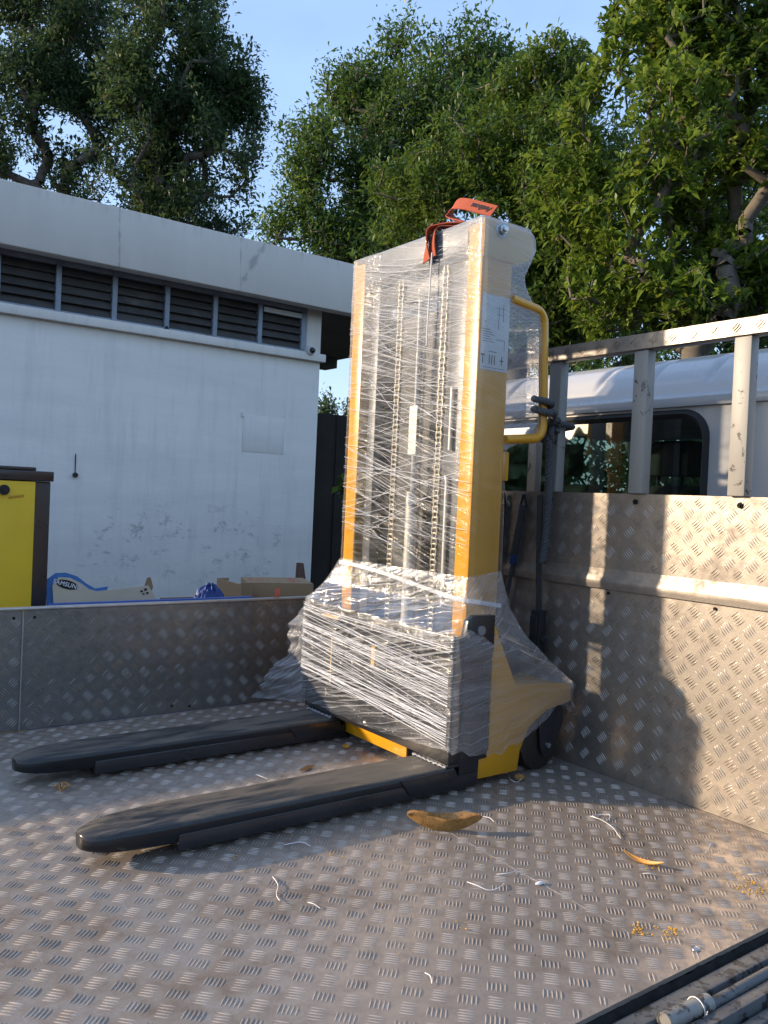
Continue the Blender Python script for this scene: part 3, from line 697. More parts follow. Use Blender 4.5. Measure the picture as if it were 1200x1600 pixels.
# carriage side bracket (near side): head block and arm
mb = MB()
mb.prism([(FX+.052, .50), (FX+.065, .565), (FX+.085, .58), (FX+.185, .578), (FX+.185, .455), (FX+.175, .45), (FX+.175, .10), (FX+.139, .098), (FX+.137, .028), (FX+.052, .028)], 1, 2.035, 2.06)
mb.build('bracket', M['black'], st, bevel=.003)
mb = MB(); mb.cyl((FX+.12, 2.035, .53), (FX+.12, 2.028, .53), .016, 20); mb.build('bracket_bolt', M['midgrey'], st)
mb = MB()
mb.prism([(FX+.052, .50), (FX+.065, .565), (FX+.085, .58), (FX+.185, .578), (FX+.175, .10), (FX+.052, .10)], 1, 2.895, 2.92)
mb.build('bracket', M['black'], st, bevel=.003)
# forks
def fork(y0, y1):
    ym = (y0+y1)/2; hw = (y1-y0)/2
    xs = [.655, .66, .672, .69, .715, .75, .80, .86, .93]
    ws = [.02, .032, .045, .056, .066, .074, .081, .086, .09]
    bm = MB(); rings = []
    def ring(x, w2, zt, zb, r=.014):
        pts = []
        w2 *= hw/.09; r = min(r, w2*.6, (zt-zb)*.45)
        for cy_, cz, a0 in ((w2-r, zt-r, 0), (-(w2-r), zt-r, 90), (-(w2-r), zb+r*.5, 180), ((w2-r), zb+r*.5, 270)):
            for k in range(5):
                a = math.radians(a0+22.5*k); rr = r if a0 < 180 else r*.5
                yy = cy_+rr*math.cos(a) if a0 < 180 else cy_+(rr*math.cos(a)+(r-rr)*(1 if math.cos(a) > 0 else -1)*0)
                pts.append((x, ym+yy, cz+rr*math.sin(a)))
        return pts
    R = []
    for i, (x, w2) in enumerate(zip(xs, ws)):
        t = i/(len(xs)-1); zt = .080+.010*min(1, t*1.6); zb = .044-.010*min(1, t*2)
        R.append(ring(x, w2, zt, zb, .014+.012*(1-t)))
    R.append(ring(1.70, .09, .09, .036)); R.append(ring(FX+.03, .09, .09, .036))
    n = len(R[0]); vs = [p for q in R for p in q]
    fs = [(i*n+k, i*n+(k+1) % n, (i+1)*n+(k+1) % n, (i+1)*n+k) for i in range(len(R)-1) for k in range(n)]
    fs += [tuple(range(n-1, -1, -1)), tuple((len(R)-1)*n+k for k in range(n))]
    bm.add(vs, fs); fk = bm.build('fork', M['fork'], st, smooth=True, angle=50)
    m2 = MB(); m2.box((.885, y0+.0012, .016), (1.925, y1-.0012, .060)); m2.build('support_leg', M['black'], fk, bevel=.003)
    for s in (y0-.004, y1+.001):
        m2 = MB(); m2.prism([(1.60, .084), (FX+.03, .084), (FX+.05, .032), (1.64, .032)][::-1], 1, s, s+.003)
        m2.build('heel_plate', M['black'], fk, bevel=.0012)
    m2 = MB(); m2.tube([(FX-.006, y0+.004+i*(y1-y0-.008)/24, .094+.002*math.sin(i*2.1)) for i in range(25)], [.004+.0015*math.sin(i*1.7) for i in range(25)], 7)
    m2.build('weld_bead', M['midgrey'], fk, smooth=True)
    m2 = MB(); m2.box((FX-.003, y0, .0905), (FX+.051, y1, .1)); m2.build('shank', M['black'], fk, bevel=.001)
    for x in (.94, 1.0):
        m2 = MB(); m2.cyl((x, y0+.04, .037), (x, y1-.04, .037), .036, 24); m2.build('load_wheel', M['wheel'], fk, smooth=True)
fork(2.03, 2.21); fork(2.715, 2.895)
# chassis
mb = MB()
mb.prism([(1.935, .03), (2.125, .03), (2.135, .10), (2.175, .175), (2.26, .225), (2.385, .245), (2.385, .30), (2.34, .315), (2.10, .33), (1.985, .55), (1.985, .12), (1.935, .10)], 1, 2.045, 2.055)
mb.build('side_plate', M['yellow'], st, bevel=.001)
mb = MB()
mb.prism([(1.935, .03), (2.125, .03), (2.135, .10), (2.175, .175), (2.26, .225), (2.385, .245), (2.385, .30), (2.34, .315), (2.10, .33), (1.985, .55), (1.985, .12), (1.935, .10)], 1, 2.90, 2.91)
mb.build('side_plate', M['yellow'], st, bevel=.001)
mb = MB(); mb.box((2.06, 2.056, .245), (2.384, 2.899, .298)); mb.box((1.945, 2.215, .032), (1.955, 2.80, .085)); mb.box((1.86, 2.33, .03), (1.868, 2.725, .085))
mb.build('chassis', M['yellow'], st, bevel=.004)
mb = MB(); mb.box((2.11, 2.25, .299), (2.34, 2.72, .42)); mb.build('power_pack', M['darkgrey'], st, bevel=.02)
for y in (2.075, 2.85):
    mb = MB(); mb.tube([(2.27, y, .092), (2.27, y+.006, .092), (2.27, y+.044, .092), (2.27, y+.05, .092)], [.075, .09, .09, .075], 36)
    wh = mb.build('wheel', M['wheel'], st, smooth=True)
    mb = MB(); mb.prism([(2.235, .245), (2.36, .245), (2.37, .17), (2.315, .06), (2.275, .05), (2.255, .085)][::-1], 1, y-.014, y-.008)
    mb.build('caster_fork', M['black'], wh, bevel=.001)
    mb = MB(); mb.cyl((2.29, y-.024, .092), (2.29, y-.014, .092), .009, 16); mb.build('axle_bolt', M['zinc'], wh, smooth=True)
# push handles
for y in (MY0-.003, MY1-.015):
    path = [(MX1-.0, y, 1.655)]+[(MX1+.06, y, 1.648)]+[(MX1+.115+.05*math.sin(a), y, 1.592+.05*math.cos(a)) for a in np.linspace(.25, 1.5, 7)]
    path += [(MX1+.172, y, 1.45), (MX1+.18, y, 1.32)]+[(MX1+.133+.05*math.cos(a), y, 1.235-.05*math.sin(a)) for a in np.linspace(.05, 1.45, 8)]+[(MX1+.06, y, 1.178), (MX1-.0, y, 1.172)]
    mb = MB(); mb.tube(path, .0165, 16); mb.build('push_handle', M['yellow'], st, smooth=True)
mb = MB(); mb.box((MX1+.001, MY0+.002, 1.03), (MX1+.03, MY0+.06, 1.13)); mb.build('latch', M['yellow'], st, bevel=.004)
# side sticker with load chart
mb = MB(); mb.box((MX0+.008, MY0-.0018, 1.40), (MX1-.004, MY0-.0004, 1.655)); lb = mb.build('instruction_sticker', M['label'], st)
mb = MB(); yy = MY0-.0022
def q(x0, z0, x1, z1):
    mb.add([(x0, yy, z0), (x1, yy, z0), (x1, yy, z1), (x0, yy, z1)], [(0, 1, 2, 3)])
q(MX0+.085, 1.62, MX0+.088, 1.54); q(MX0+.070, 1.612, MX0+.110, 1.614); q(MX0+.105, 1.63, MX0+.108, 1.57); q(MX0+.075, 1.59, MX0+.104, 1.592)
q(MX0+.02, 1.56, MX0+.03, 1.562); q(MX0+.075, 1.505, MX0+.118, 1.507); q(MX0+.116, 1.47, MX0+.118, 1.505)
for i in range(6): q(MX0+.015, 1.535-i*.008, MX0+.05+.01*(i % 3), 1.537-i*.008)
for i, x in enumerate((.018, .048, .060, .072, .105)): q(MX0+x, 1.42, MX0+x+.004, 1.452)
q(MX0+.012, 1.447, MX0+.028, 1.452); q(MX0+.098, 1.435, MX0+.116, 1.439); q(MX0+.045, 1.462, MX0+.082, 1.4645); q(MX0+.02, 1.408, MX0+.12, 1.4095)
mb.build('load_chart', M['ink'], lb)

# ------------------------------------------------------------------ stretch film
film = thing('stretch_film', (1.95, 2.48, .1), 'clear plastic stretch film wound round the yellow stacker from mast top to base', 'plastic wrap')
def film_mesh(name, fn, nu, nv, mat, closed=False, uvfn=None, parent=film):
    me = bpy.data.meshes.new(name); vs = []; fs = []; uvs = []
    for j in range(nv):
        for i in range(nu): vs.append(fn(i/(nu-1), j/(nv-1)))
    for j in range(nv-1):
        for i in range(nu-1): fs.append((j*nu+i, j*nu+i+1, (j+1)*nu+i+1, (j+1)*nu+i))
    me.from_pydata([tuple(v) for v in vs], [], fs); ul = me.uv_layers.new(name='UVMap')
    A = np.array(vs).reshape(nv, nu, 3)
    if uvfn is None:
        L = np.concatenate([[0], np.cumsum(np.linalg.norm(A[nv//2, 1:]-A[nv//2, :-1], axis=1))]); UV = np.zeros((nv, nu, 2)); UV[:, :, 0] = L[None, :]
        UV[:, :, 1] = A[:, :, 2]
    else: UV = np.array([[uvfn(i/(nu-1), j/(nv-1)) for i in range(nu)] for j in range(nv)])
    UV = UV.reshape(-1, 2); li = np.zeros(len(me.loops), dtype=np.int32); me.loops.foreach_get('vertex_index', li)
    ul.data.foreach_set('uv', UV[li].ravel().astype(np.float32)); me.shade_smooth()
    return link_mesh(name, me, mat, parent)
def section(u, x0, x1, y0, y1, r, xr_n=None):
    """rounded rectangle section, u along the perimeter starting mid rear side, going round far->front->near"""
    pts = []
    for cx, cy_, a0 in ((x1-r, y1-r, 0), (x0+r, y1-r, 90), (x0+r, y0+r, 180), (x1-r, y0+r, 270)):
        for k in range(6):
            a = math.radians(a0+18*k); pts.append((cx+r*math.cos(a), cy_+r*math.sin(a)))
    pts = [(x1, (y0+y1)/2)]+pts+[(x1, (y0+y1)/2)]
    P = np.array(pts); d = np.linalg.norm(P[1:]-P[:-1], axis=1); c = np.concatenate([[0], np.cumsum(d)])
    t = u*c[-1]; return (np.interp(t, c, P[:, 0]), np.interp(t, c, P[:, 1]))
ZR = [.58, .70, 1.0, 1.14, 1.17, 1.25, 1.45, 1.56, 1.62, 1.66, 1.70, 1.74, 1.79, 1.84, 1.88, 1.905]
XR = [2.12, 2.06, 2.055, 2.06, 2.13, 2.222, 2.218, 2.215, 2.195, 2.15, 2.115, 2.105, 2.13, 2.155, 2.15, 2.12]
def sleeve(u, v):
    if v < .93:
        z = .60+(ZT+.002-.60)*v/.93; k = 1.0
    else: z = ZT+.002+.012*math.sin((v-.93)/.07*math.pi/2); k = 1-((v-.93)/.07)
    xr = float(np.interp(z, ZR, XR)); x, y = section(u, MX0-.008, xr+.004, MY0-.010, MY1+.010, .012)
    if k < 1:
        cx, cy_ = 2.0, 2.485; x = cx+(x-cx)*k; y = cy_+(y-cy_)*k
    # film is drawn in between the columns and bulges with tension folds
    n = mnoise.noise(Vector((y*3+x*3, z*9+y*2, 1.3)))*.0035+mnoise.noise(Vector((y*4, z*34+y*9, 4)))*.0010
    if x < MX0: x -= abs(n)*1.2; inn = min(y-MY0-.08, MY1-.08-y); x += .006*max(0, min(1, inn/.1))
    elif y < MY0: y -= abs(n)*.7
    return (x, y, z)
film_mesh('mast_wrap', sleeve, 260, 230, M['film'])
# skirt
def lerp(a, b, t): return tuple(x*(1-t)+y*t for x, y in zip(a, b))
RINGS = [ # v, front-near, rear-near, rear-far, front-far
 (0.0, (1.902, 2.096, .70), (2.055, 2.096, .72), (2.055, 2.875, .72), (1.902, 2.875, .70)),
 (.16, (1.865, 2.062, .60), (2.085, 2.080, .60), (2.085, 2.89, .60), (1.855, 2.91, .60)),
 (.28, (1.792, 2.022, .522), (2.15, 2.06, .50), (2.15, 2.91, .50), (1.788, 2.945, .530)),
 (.40, (1.786, 2.018, .47), (2.26, 2.044, .405), (2.26, 2.93, .40), (1.786, 2.945, .48)),
 (.52, (1.786, 2.018, .39), (2.385, 2.040, .318), (2.385, 2.93, .33), (1.786, 2.945, .40)),
 (.70, (1.786, 2.018, .30), (2.392, 2.036, .285), (2.392, 2.93, .29), (1.786, 2.945, .30)),
 (1.0, (1.788, 2.016, .150), (2.385, 2.036, .25), (2.385, 2.93, .25), (1.787, 2.943, .125))]
def skirt(u, v):
    i = 0
    while i < len(RINGS)-2 and v > RINGS[i+1][0]: i += 1
    a, b = RINGS[i], RINGS[i+1]; t = (v-a[0])/(b[0]-a[0])
    FN, RN, RF, FF = (lerp(a[k], b[k], t) for k in (1, 2, 3, 4))
    mid = lerp(RN, RF, .5)
    segs = [mid, RF, FF, FN, RN, mid]; L = [.45, .45, .95, .62, .45]; c = np.concatenate([[0], np.cumsum(L)]); s = u*c[-1]
    k = min(int(np.searchsorted(c, s, 'right'))-1, 4); f = (s-c[k])/L[k]
    p = np.array(lerp(segs[k], segs[k+1], f))
    n = mnoise.noise(Vector((p[0]*6+p[1]*5, p[2]*14, 3)))*.005+mnoise.noise(Vector((p[0]*10, p[1]*5, p[2]*46+p[1]*10)))*.0018
    if v < .42:
        q_ = mnoise.noise(Vector((p[0]*16, p[1]*12, 9)))*.008+mnoise.noise(Vector((p[0]*42+p[1]*12, p[1]*22, 2)))*.004; p[2] += q_*math.sin(math.pi*min(1, v/.42))
    if k == 2: p[0] -= abs(n)*(1.0 if v > .25 else 2); p[0] += .03*math.sin(math.pi*f)*max(0, 1-abs(v-.17)/.13)
    elif k == 3: p[1] -= abs(n)
    else: p[1] += n
    if k == 2: # sagging lower edge across the front
        p[2] += (v > .7)*(v-.7)/.3*(-.018*math.sin(math.pi*f)+.010*mnoise.noise(Vector((p[1]*12, 1, 1))))
    if k == 3 and v > .7: # torn edge on the near side
        e = (v-.7)/.3; p[2] += e*(-.075*math.sin(math.pi*min(1, f*1.15))*(f < .87)+.02*mnoise.noise(Vector((p[0]*22, 5, 1))))
    return p
SKL = 2.92
film_mesh('skirt_wrap', skirt, 300, 150, M['film2'], uvfn=lambda u, v: (u*SKL, .72-.6*v))
# loose flap at the far front corner
def flap(u, v):
    z = .525-.42*v
    w_ = float(np.interp(v, [0, .08, .25, .5, .62, .8, 1], [.012, .06, .10, .13, .19, .27, .38]))
    w_ += .022*(abs((v*7.3) % 1-.5)*2-.5)*min(1, v*3)
    a = np.array((1.792, 2.944, z)); b = np.array((1.80-.05*v, 2.944+w_, z-.04*v-.02))
    p = a*(1-u)+b*u
    rp = math.sin(v*46+u*2.0+2*mnoise.noise(Vector((v*5, u, 3))))
    p[0] += (.010*rp+.018*math.sin(v*13+u*2))*u**.7
    p[2] = max(p[2], .094) if p[1] < 2.92 else max(p[2], .03)
    return p
film_mesh('loose_flap', flap, 60, 220, M['film3'], uvfn=lambda u, v: (u*.35, .5-.46*v))
# the bunched band drawn across between the columns and thin tension strands
mb = MB()
def fr(y, z, o=0): return (MX0-.012-o, y, z)
mb.ribbon(catmull([fr(2.87, .685), fr(2.78, .683), fr(2.6, .672), fr(2.4, .650), fr(2.2, .628), fr(2.12, .622), (1.93, 2.085, .618), (2.05, 2.085, .60)], 6), (0, 0, 1), .014, .003)
for k in range(90):
    z = rng.uniform(.72, 1.86); s = rng.choice([1, -1, .4])*rng.uniform(.06, .22); y0_, y1_ = sorted(rng.uniform(MY0, MY1, 2))
    if y1_-y0_ < .2: y0_, y1_ = MY0, MY1
    pts = [fr(y0_+(y1_-y0_)*t, z+s*(t-.5)+.004*math.sin(t*7+k), .002) for t in np.linspace(0, 1, 9)]
    if min(p[2] for p in pts) < .70 or max(p[2] for p in pts) > 1.885: continue
    mb.tube(pts, rng.uniform(.0004, .0009), 4)
for k in range(60):
    y0_, y1_ = 2.03, 2.94; z = rng.uniform(.20, .50); s = rng.uniform(.02, .16)
    pts = [(1.779, y0_+(y1_-y0_)*t, z+s*(t-.5)) for t in np.linspace(0, 1, 9)]
    if min(p[2] for p in pts) < .15 or max(p[2] for p in pts) > .52: continue
    mb.tube(pts, rng.uniform(.0005, .0011), 4)
def strand_mat():
    t = NT('film strands'); return t.set(base=(.85, .87, .9), rough=.25, alpha=.75)
mb.build('tension_strands', strand_mat(), film, smooth=True)

# ------------------------------------------------------------------ orange strap
strap = thing('lifting_strap', (2.0, 2.4, ZT), 'orange webbing strap with black lettering looped over the wrapped mast top', 'strap')
z0 = ZT+.014
mb = MB()
P1 = catmull([(1.885, 2.372, 1.805), (1.886, 2.378, 1.86), (1.893, 2.372, 1.915), (1.925, 2.33, z0+.012), (1.955, 2.27, z0+.010), (1.985, 2.225, z0+.006)], 8)
W1 = [tuple(np.array((0.15, 1, .1))*(1-min(1, i/18))+np.array((1, .45, 0))*min(1, i/18)) for i in range(len(P1))]
mb.ribbon(P1, W1, .050, .004)
mb.build('strap_band', M['orange_web'], strap, smooth=True, angle=50)
mb = MB()
mb.ribbon(catmull([(1.890, 2.342, 1.815), (1.889, 2.347, 1.87), (1.900, 2.34, 1.918), (1.94, 2.30, z0+.003), (1.99, 2.22, z0+.001), (2.02, 2.15, z0+.001)], 8), [tuple(v) for v in np.linspace((.1, 1, 0), (1, .4, 0), 41)], .036, .004)
mb.build('strap_band', M['orange_web'], strap, smooth=True, angle=50)
# curled flat end with lettering: rises off the mast top and turns over toward the near side
pts = [(1.99, 2.235, z0+.006), at(706, 340, 0, 1.985), at(705, 329, 0, 1.98), at(713, 319, 0, 1.98), at(728, 319, 0, 1.98), at(745, 323, 0, 1.985), at(760, 327, 0, 1.99), at(772, 330, 0, 1.995)]
pe = catmull([tuple(p) for p in pts], 8)
wd = []
for i in range(len(pe)):
    k = min(1, max(0, (i-4)/22)); wd.append(tuple(np.array((1, .2, .12))*(1-k)+np.array((.42, .10, .95))*k))
mb = MB(); mb.ribbon(pe, wd, .046, .004)
le = mb.build('lettered_end', M['orange_web'], strap, smooth=True, angle=50)
cu = bpy.data.curves.new('lettering', 'FONT'); cu.body = 'Antiboss'; cu.size = .030; cu.extrude = .0006; cu.offset = .0005; cu.align_x = 'CENTER'; cu.align_y = 'CENTER'; cu.shear = .2; cu.space_character = .92
def text_mesh(cu, name, mat, parent, origin, ux, uy, uz):
    o = bpy.data.objects.new('t', cu); COL.objects.link(o); bpy.context.view_layer.update()
    me = bpy.data.meshes.new_from_object(o.evaluated_get(bpy.context.evaluated_depsgraph_get())); bpy.data.objects.remove(o)
    me.name = name; me.materials.clear()
    me.transform(Matrix(((ux[0], uy[0], uz[0], origin[0]), (ux[1], uy[1], uz[1], origin[1]), (ux[2], uy[2], uz[2], origin[2]), (0, 0, 0, 1))))
    return link_mesh(name, me, mat, parent)
c0, c1 = np.array(pe[36]), np.array(pe[-4]); eu = c1-c0; Lw = np.linalg.norm(eu); eu /= Lw
ev = np.array((.42, .10, .95)); ev = ev-eu*ev.dot(eu); ev /= np.linalg.norm(ev); en = np.cross(eu, ev)
nn = en if en.dot(CAM-c0) > 0 else -en
text_mesh(cu, 'lettering', M['ink'], le, (c0+c1)/2+nn*.0035, -eu, -ev, nn)
# white cord hanging from the strap
mb = MB(); mb.tube([(1.886, 2.345, 1.83), (1.882, 2.343, 1.7), (1.880, 2.345, 1.56), (1.881, 2.346, 1.50)], .0032, 6)
tag(mb.build('cord', M['string']), 'thin white cord hanging straight down from the orange strap over the mast film', 'cord')

# ------------------------------------------------------------------ rope and lashing straps on the headboard
hy = MY0-.003
mb = MB(); hx = MX1+.178; rr = .031
kx, ky = XH-.038, 2.224
turns = [(hx+rr*math.cos(a), hy+rr*math.sin(a), 1.345-.012*a/2) for a in np.linspace(2.2, 2.2+2*math.pi*1.45, 26)]
rope_mb(catmull(turns+[(hx+.035, hy-.022, 1.285), (2.335, 2.15, 1.27), (kx-.03, ky-.02, 1.262), (kx-.036, ky+.01, 1.25)], 4), .0115, .036, mb)
py0, py1, px0, px1 = 2.195-.016, 2.253+.016, XH-.022-.016, XH+.022+.016
for dz in (0,):
    lp = [(px0, py0, 1.262-dz), (px1, py0, 1.256-dz), (px1, py1, 1.25-dz), (px0, py1, 1.244-dz), (px0-.004, (py0+py1)/2, 1.24-dz), (px0, py0, 1.235-dz)]
    rope_mb(catmull(lp, 6), .0115, .036, mb)
kn = [(kx-.012+.014*math.sin(3*a), ky+.034*(math.sin(a)+.6*math.sin(2*a)), 1.245+.036*(math.cos(a)-.6*math.cos(2*a))) for a in np.linspace(0, 2*math.pi, 34)]
rope_mb(catmull(kn, 3), .0115, .036, mb)
kn = [(kx-.016-.012*math.cos(2*a), ky-.004+.030*math.cos(a), 1.222+.030*math.sin(a)) for a in np.linspace(0, 2*math.pi*1.1, 22)]
rope_mb(catmull(kn, 3), .0115, .036, mb)
rope_mb(catmull([(kx-.03, ky-.02, 1.215), (kx-.022, ky-.022, 1.15), (kx-.012, ky-.018, 1.05), (kx-.002, ky-.012, .95), (kx-.006, ky-.008, .80), (kx-.012, ky-.006, .735)], 6), .0145, .042, mb)
tag(mb.build('rope', M['rope'], smooth=True), 'thick grey twisted rope tied from the yellow handle to a headboard post and hanging down', 'rope')
def lash(y, ztop, label, blue=False, L=.5, lean=.0, yb=0):
    t = thing('lashing_strap', (XH-.03, y, ztop), label, 'strap', 'lashing straps hung on the headboard')
    mb = MB(); x = XH-.020
    mb.ribbon([(x, y+lean*k*.4, ztop-.045-k*.20) for k in np.linspace(0, 1, 6)], (0, 1, 0), .032, .010); mb.build('webbing', M['grey_web'], t, bevel=.002)
    mb = MB(); mb.tube([(x, y-.016, ztop-.052), (x, y-.003, ztop-.004), (x, y+.003, ztop-.004), (x, y+.016, ztop-.052)], .005, 8, closed=True)
    mb.build('hook', M['rubber'], t, smooth=True)
    mb = MB(); e = y+lean*.4
    mb.ribbon([(x, e, ztop-.246), (x, e+lean*.05, ztop-.285)], (0, 1, 0), .030, .012); mb.build('sleeve', M['blue_web'] if blue else M['grey_web'], t, bevel=.002)
    mb = MB(); mb.ribbon([(x, e+lean*.05+(lean*.7)*k, ztop-.286-L*k) for k in np.linspace(0, 1, 8)], (0, 1, 0), .016, .006); mb.build('tail', M['grey_web'], t)
lash(2.36, .995, 'dark hanging lashing strap with blue sleeve, between the yellow mast and the rope', True, .38, .10)
lash(2.475, .995, 'dark hanging lashing strap half hidden right behind the yellow mast edge', False, .42, .02)
t = thing('ratchet_strap', (XH-.03, 2.215, .9), 'dark ratchet strap running down beside the hanging grey rope', 'strap')
mb = MB(); x = XH-.034
mb.ribbon([(x, 2.262, .99), (x, 2.26, .97), (x, 2.252, .75), (x, 2.24, .55)], (0, 1, 0), .026, .006); mb.build('webbing', M['grey_web'], t)
mb = MB(); mb.box((XH-.055, 2.215, .36), (XH-.015, 2.262, .55)); mb.cyl((XH-.035, 2.20, .44), (XH-.035, 2.275, .44), .014); mb.box((XH-.065, 2.222, .40), (XH-.056, 2.256, .53)); mb.build('ratchet', M['rubber'], t, bevel=.004)
mb = MB(); mb.ribbon([(XH-.03, 2.238, .36), (XH-.03, 2.23, .15), (XH-.03, 2.21, .012)], (0, 1, 0), .024, .006); mb.build('tail', M['grey_web'], t)

# ------------------------------------------------------------------ building beyond
YWALL, YFAS = 7.12, 6.86
pc = at(498, 568, 1, YWALL-.05); XC = at(490, 800, 1, YWALL)[0]
ZL = at(300, 527, 1, YWALL-.05)[2]; zf0 = 2.74; zf1 = at(300, 351, 1, YFAS)[2]
zf0 = at(300, 440, 1, YFAS)[2]
BX0 = -1.2
ZWT = ZL+.08
bd = thing('white_building', ((BX0+XC)/2, 8.5, -.95), 'low white painted building with deep flat roof fascia and a band of dark louvre windows', 'building')
WB0, WB1 = ZL+.03, zf0-.02
winx1 = at(474, 520, 1, YWALL)[0]
mb = MB(); mb.box((BX0, YWALL, -.95), (XC, YWALL+.2, WB0)); mb.box((winx1+.04, YWALL, WB0+.0005), (XC, YWALL+.2, zf0+.1)); mb.box((XC-.2, YWALL+.2005, -.95), (XC, 10.8, zf0+.1)); mb.box((BX0, YWALL+.2005, -.95), (BX0+.2, 10.8, zf0+.1)); mb.box((BX0+.2005, 10.6, -.95), (XC-.2005, 10.8, zf0+.1))
wl = mb.build('wall', M['wall'], bd, bevel=.006)
mb = MB(); mb.box((BX0, YWALL-.06, ZL-.04), (XC+.03, YWALL-.001, ZL+.035)); mb.build('ledge', M['wall'], bd, bevel=.006)
mb = MB(); mb.box((BX0-.3, YFAS, zf0), (6.4, YFAS+.14, zf1)); mb.build('roof_fascia', M['fascia'], bd, bevel=.012)
mb = MB(); mb.box((BX0-.3, YFAS+.141, zf0+.12), (6.4, 13.4, zf1-.06)); mb.box((XC+.01, 13.0, zf0-.42), (6.4, 13.4, zf0+.118)); mb.box((XC+.02, 9.8, zf0-.02), (6.3, 10.1, zf0+.118)); mb.build('roof_slab', M['soffit'], bd)
for y in (7.2, 12.6):
    mb = MB(); mb.box((6.0, y, -.95), (6.3, y+.3, zf0-.021 if y < 8 else zf0-.421)); mb.build('carport_pillar', M['fascia'], bd)
# louvre windows
_mx = [at(px, py, 1, YWALL)[0] for px, py in ((92, 450), (180, 465))]; _x = _mx[0]-3*(_mx[1]-_mx[0])-.0225
mb = MB(); mb.box((BX0, YWALL, WB0+.0005), (_x, YWALL+.2, zf0+.1)); mb.build('wall', M['wall'], bd)
mx = [at(px, py, 1, YWALL)[0] for px, py in ((92, 450), (180, 465), (262, 480), (337, 495), (407, 510), (474, 525))]
st0 = mx[1]-mx[0]; mx = [mx[0]-st0*i for i in (3, 2, 1)]+mx
for i in range(len(mx)-1):
    a, b = mx[i], mx[i+1]
    mb = MB(); fw = .022; y0_, y1_ = YWALL+.0, YWALL+.06
    mb.box((a-fw, y0_, WB0+.001), (a+fw*.9, y1_, zf0+.05)); mb.box((a+fw*.9+.0005, y0_+.005, WB0+.001), (b-fw-.0005, y1_, WB0+.03)); mb.box((a+fw*.9+.0005, y0_+.005, zf0-.01), (b-fw-.0005, y1_, zf0+.05))
    if i == len(mx)-2: mb.box((b-fw, y0_, WB0+.001), (b+fw*1.6, y1_, zf0+.05))
    lw = mb.build('louvre_window', M['bluegrey'], bd, bevel=.002)
    mb = MB(); ns = 5; H = (zf0-.01-WB0-.03)/ns
    for k in range(ns):
        z = WB0+.03+H*k; tl = .02*random.random()
        mb.prism([(y0_+.012, z+.004), (y0_+.018, z), (y0_+.075-tl, z+H*1.12), (y0_+.069-tl, z+H*1.12+.004)], 0, a+fw*.9+.001, b-fw-.001)
    mb.build('slats', M['louvre'], lw)
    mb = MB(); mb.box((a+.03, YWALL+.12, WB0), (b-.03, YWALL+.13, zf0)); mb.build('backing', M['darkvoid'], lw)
    if i == len(mx)-2:
        mb = MB(); mb.box((a+.03, YWALL-.006, zf0-.075), (b-.03, YWALL+.004, zf0-.03)); mb.build('broken_slat', M['label'], lw)
# dome camera on the wall corner
pcam = at(485, 548, 1, YWALL-.06)
t = thing('security_camera', tuple(pcam), 'small white dome camera on the wall corner beside the louvres', 'camera')
mb = MB(); c = Vector(pcam); mb.tube([c+Vector((0, .06, 0)), c+Vector((0, .02, 0)), c+Vector((0, -.01, 0)), c+Vector((0, -.03, 0))], [.045, .048, .046, .034], 28); mb.build('housing', M['white_plastic'], t, smooth=True)
mb = MB(); mb.tube([c+Vector((.004, -.028, 0)), c+Vector((.004, -.045, 0)), c+Vector((.004, -.055, 0))], [.032, .026, .008], 24); mb.build('lens', M['blackgloss'], t, smooth=True)
# hook on a wire, and the painted-over access panel
pk = at(118, 728, 1, YWALL-.01); mb = MB(); mb.cyl((pk[0], YWALL-.006, pk[2]-.06), (pk[0], YWALL-.006, pk[2]+.10), .004, 6); mb.cyl((pk[0], YWALL-.03, pk[2]-.075), (pk[0], YWALL-.001, pk[2]-.075), .020, 14)
tag(mb.build('wall_hook', M['ink']), 'small black fitting on a short wire low on the white wall', 'fitting')
a, b = at(378, 705, 1, YWALL), at(445, 655, 1, YWALL); mb = MB(); mb.box((a[0], YWALL-.008, a[2]), (b[0], YWALL-.001, b[2])); mb.v = [(p[0], YWALL-.004 if p[1] < YWALL-.003 else p[1], p[2]) for p in mb.v]; mb.box((a[0]-.02, YWALL-.016, b[2]-.02), (a[0]-.004, YWALL-.001, b[2]+.03))
tag(mb.build('access_panel', M['wall'], bevel=.002), 'square panel painted over in white on the building wall', 'panel')
pk = at(260, 516, 1, YWALL-.03); mb = MB(); mb.tube([(pk[0], YWALL-.035, pk[2]-.02), (pk[0], YWALL-.035, pk[2]+.01), (pk[0], YWALL-.035, pk[2]+.035)], [.018, .022, .008], 12)
tag(mb.build('ledge_lamp', M['ink'], smooth=True), 'tiny black bulb fitting standing on the ledge under the louvres', 'fitting')
# dark hoarding behind the carport
zt = at(525, 648, 1, 14.2)[2]
mb = MB(); mb.box((XC+.3, 14.2, -.95), (13.0, 14.3, zt))
for i in range(20): mb.box((XC+.3+i*.45, 14.17, -.95), (XC+.33+i*.45, 14.198, zt-.02))
tag(mb.build('hoarding', M['darkvoid']), 'dark boarded hoarding behind the open carport', 'fence')
# red cone in the dark
pcn = at(506, 925, 1, 9.3)
t = thing('traffic_cone', (pcn[0], 9.3, -.95), 'dim red traffic cone in the dark passage beside the white wall', 'traffic cone')
mb = MB(); c = Vector((pcn[0], 9.3, -.95)); mb.tube([c+Vector((0, 0, .04)), c+Vector((0, 0, .75))], [.16, .03], 24); mb.build('cone_body', M['red'], t, smooth=True)
mb = MB(); mb.box((pcn[0]-.2, 9.1, -.948), (pcn[0]+.2, 9.5, -.91)); mb.build('cone_base', M['rubber'], t, bevel=.01)

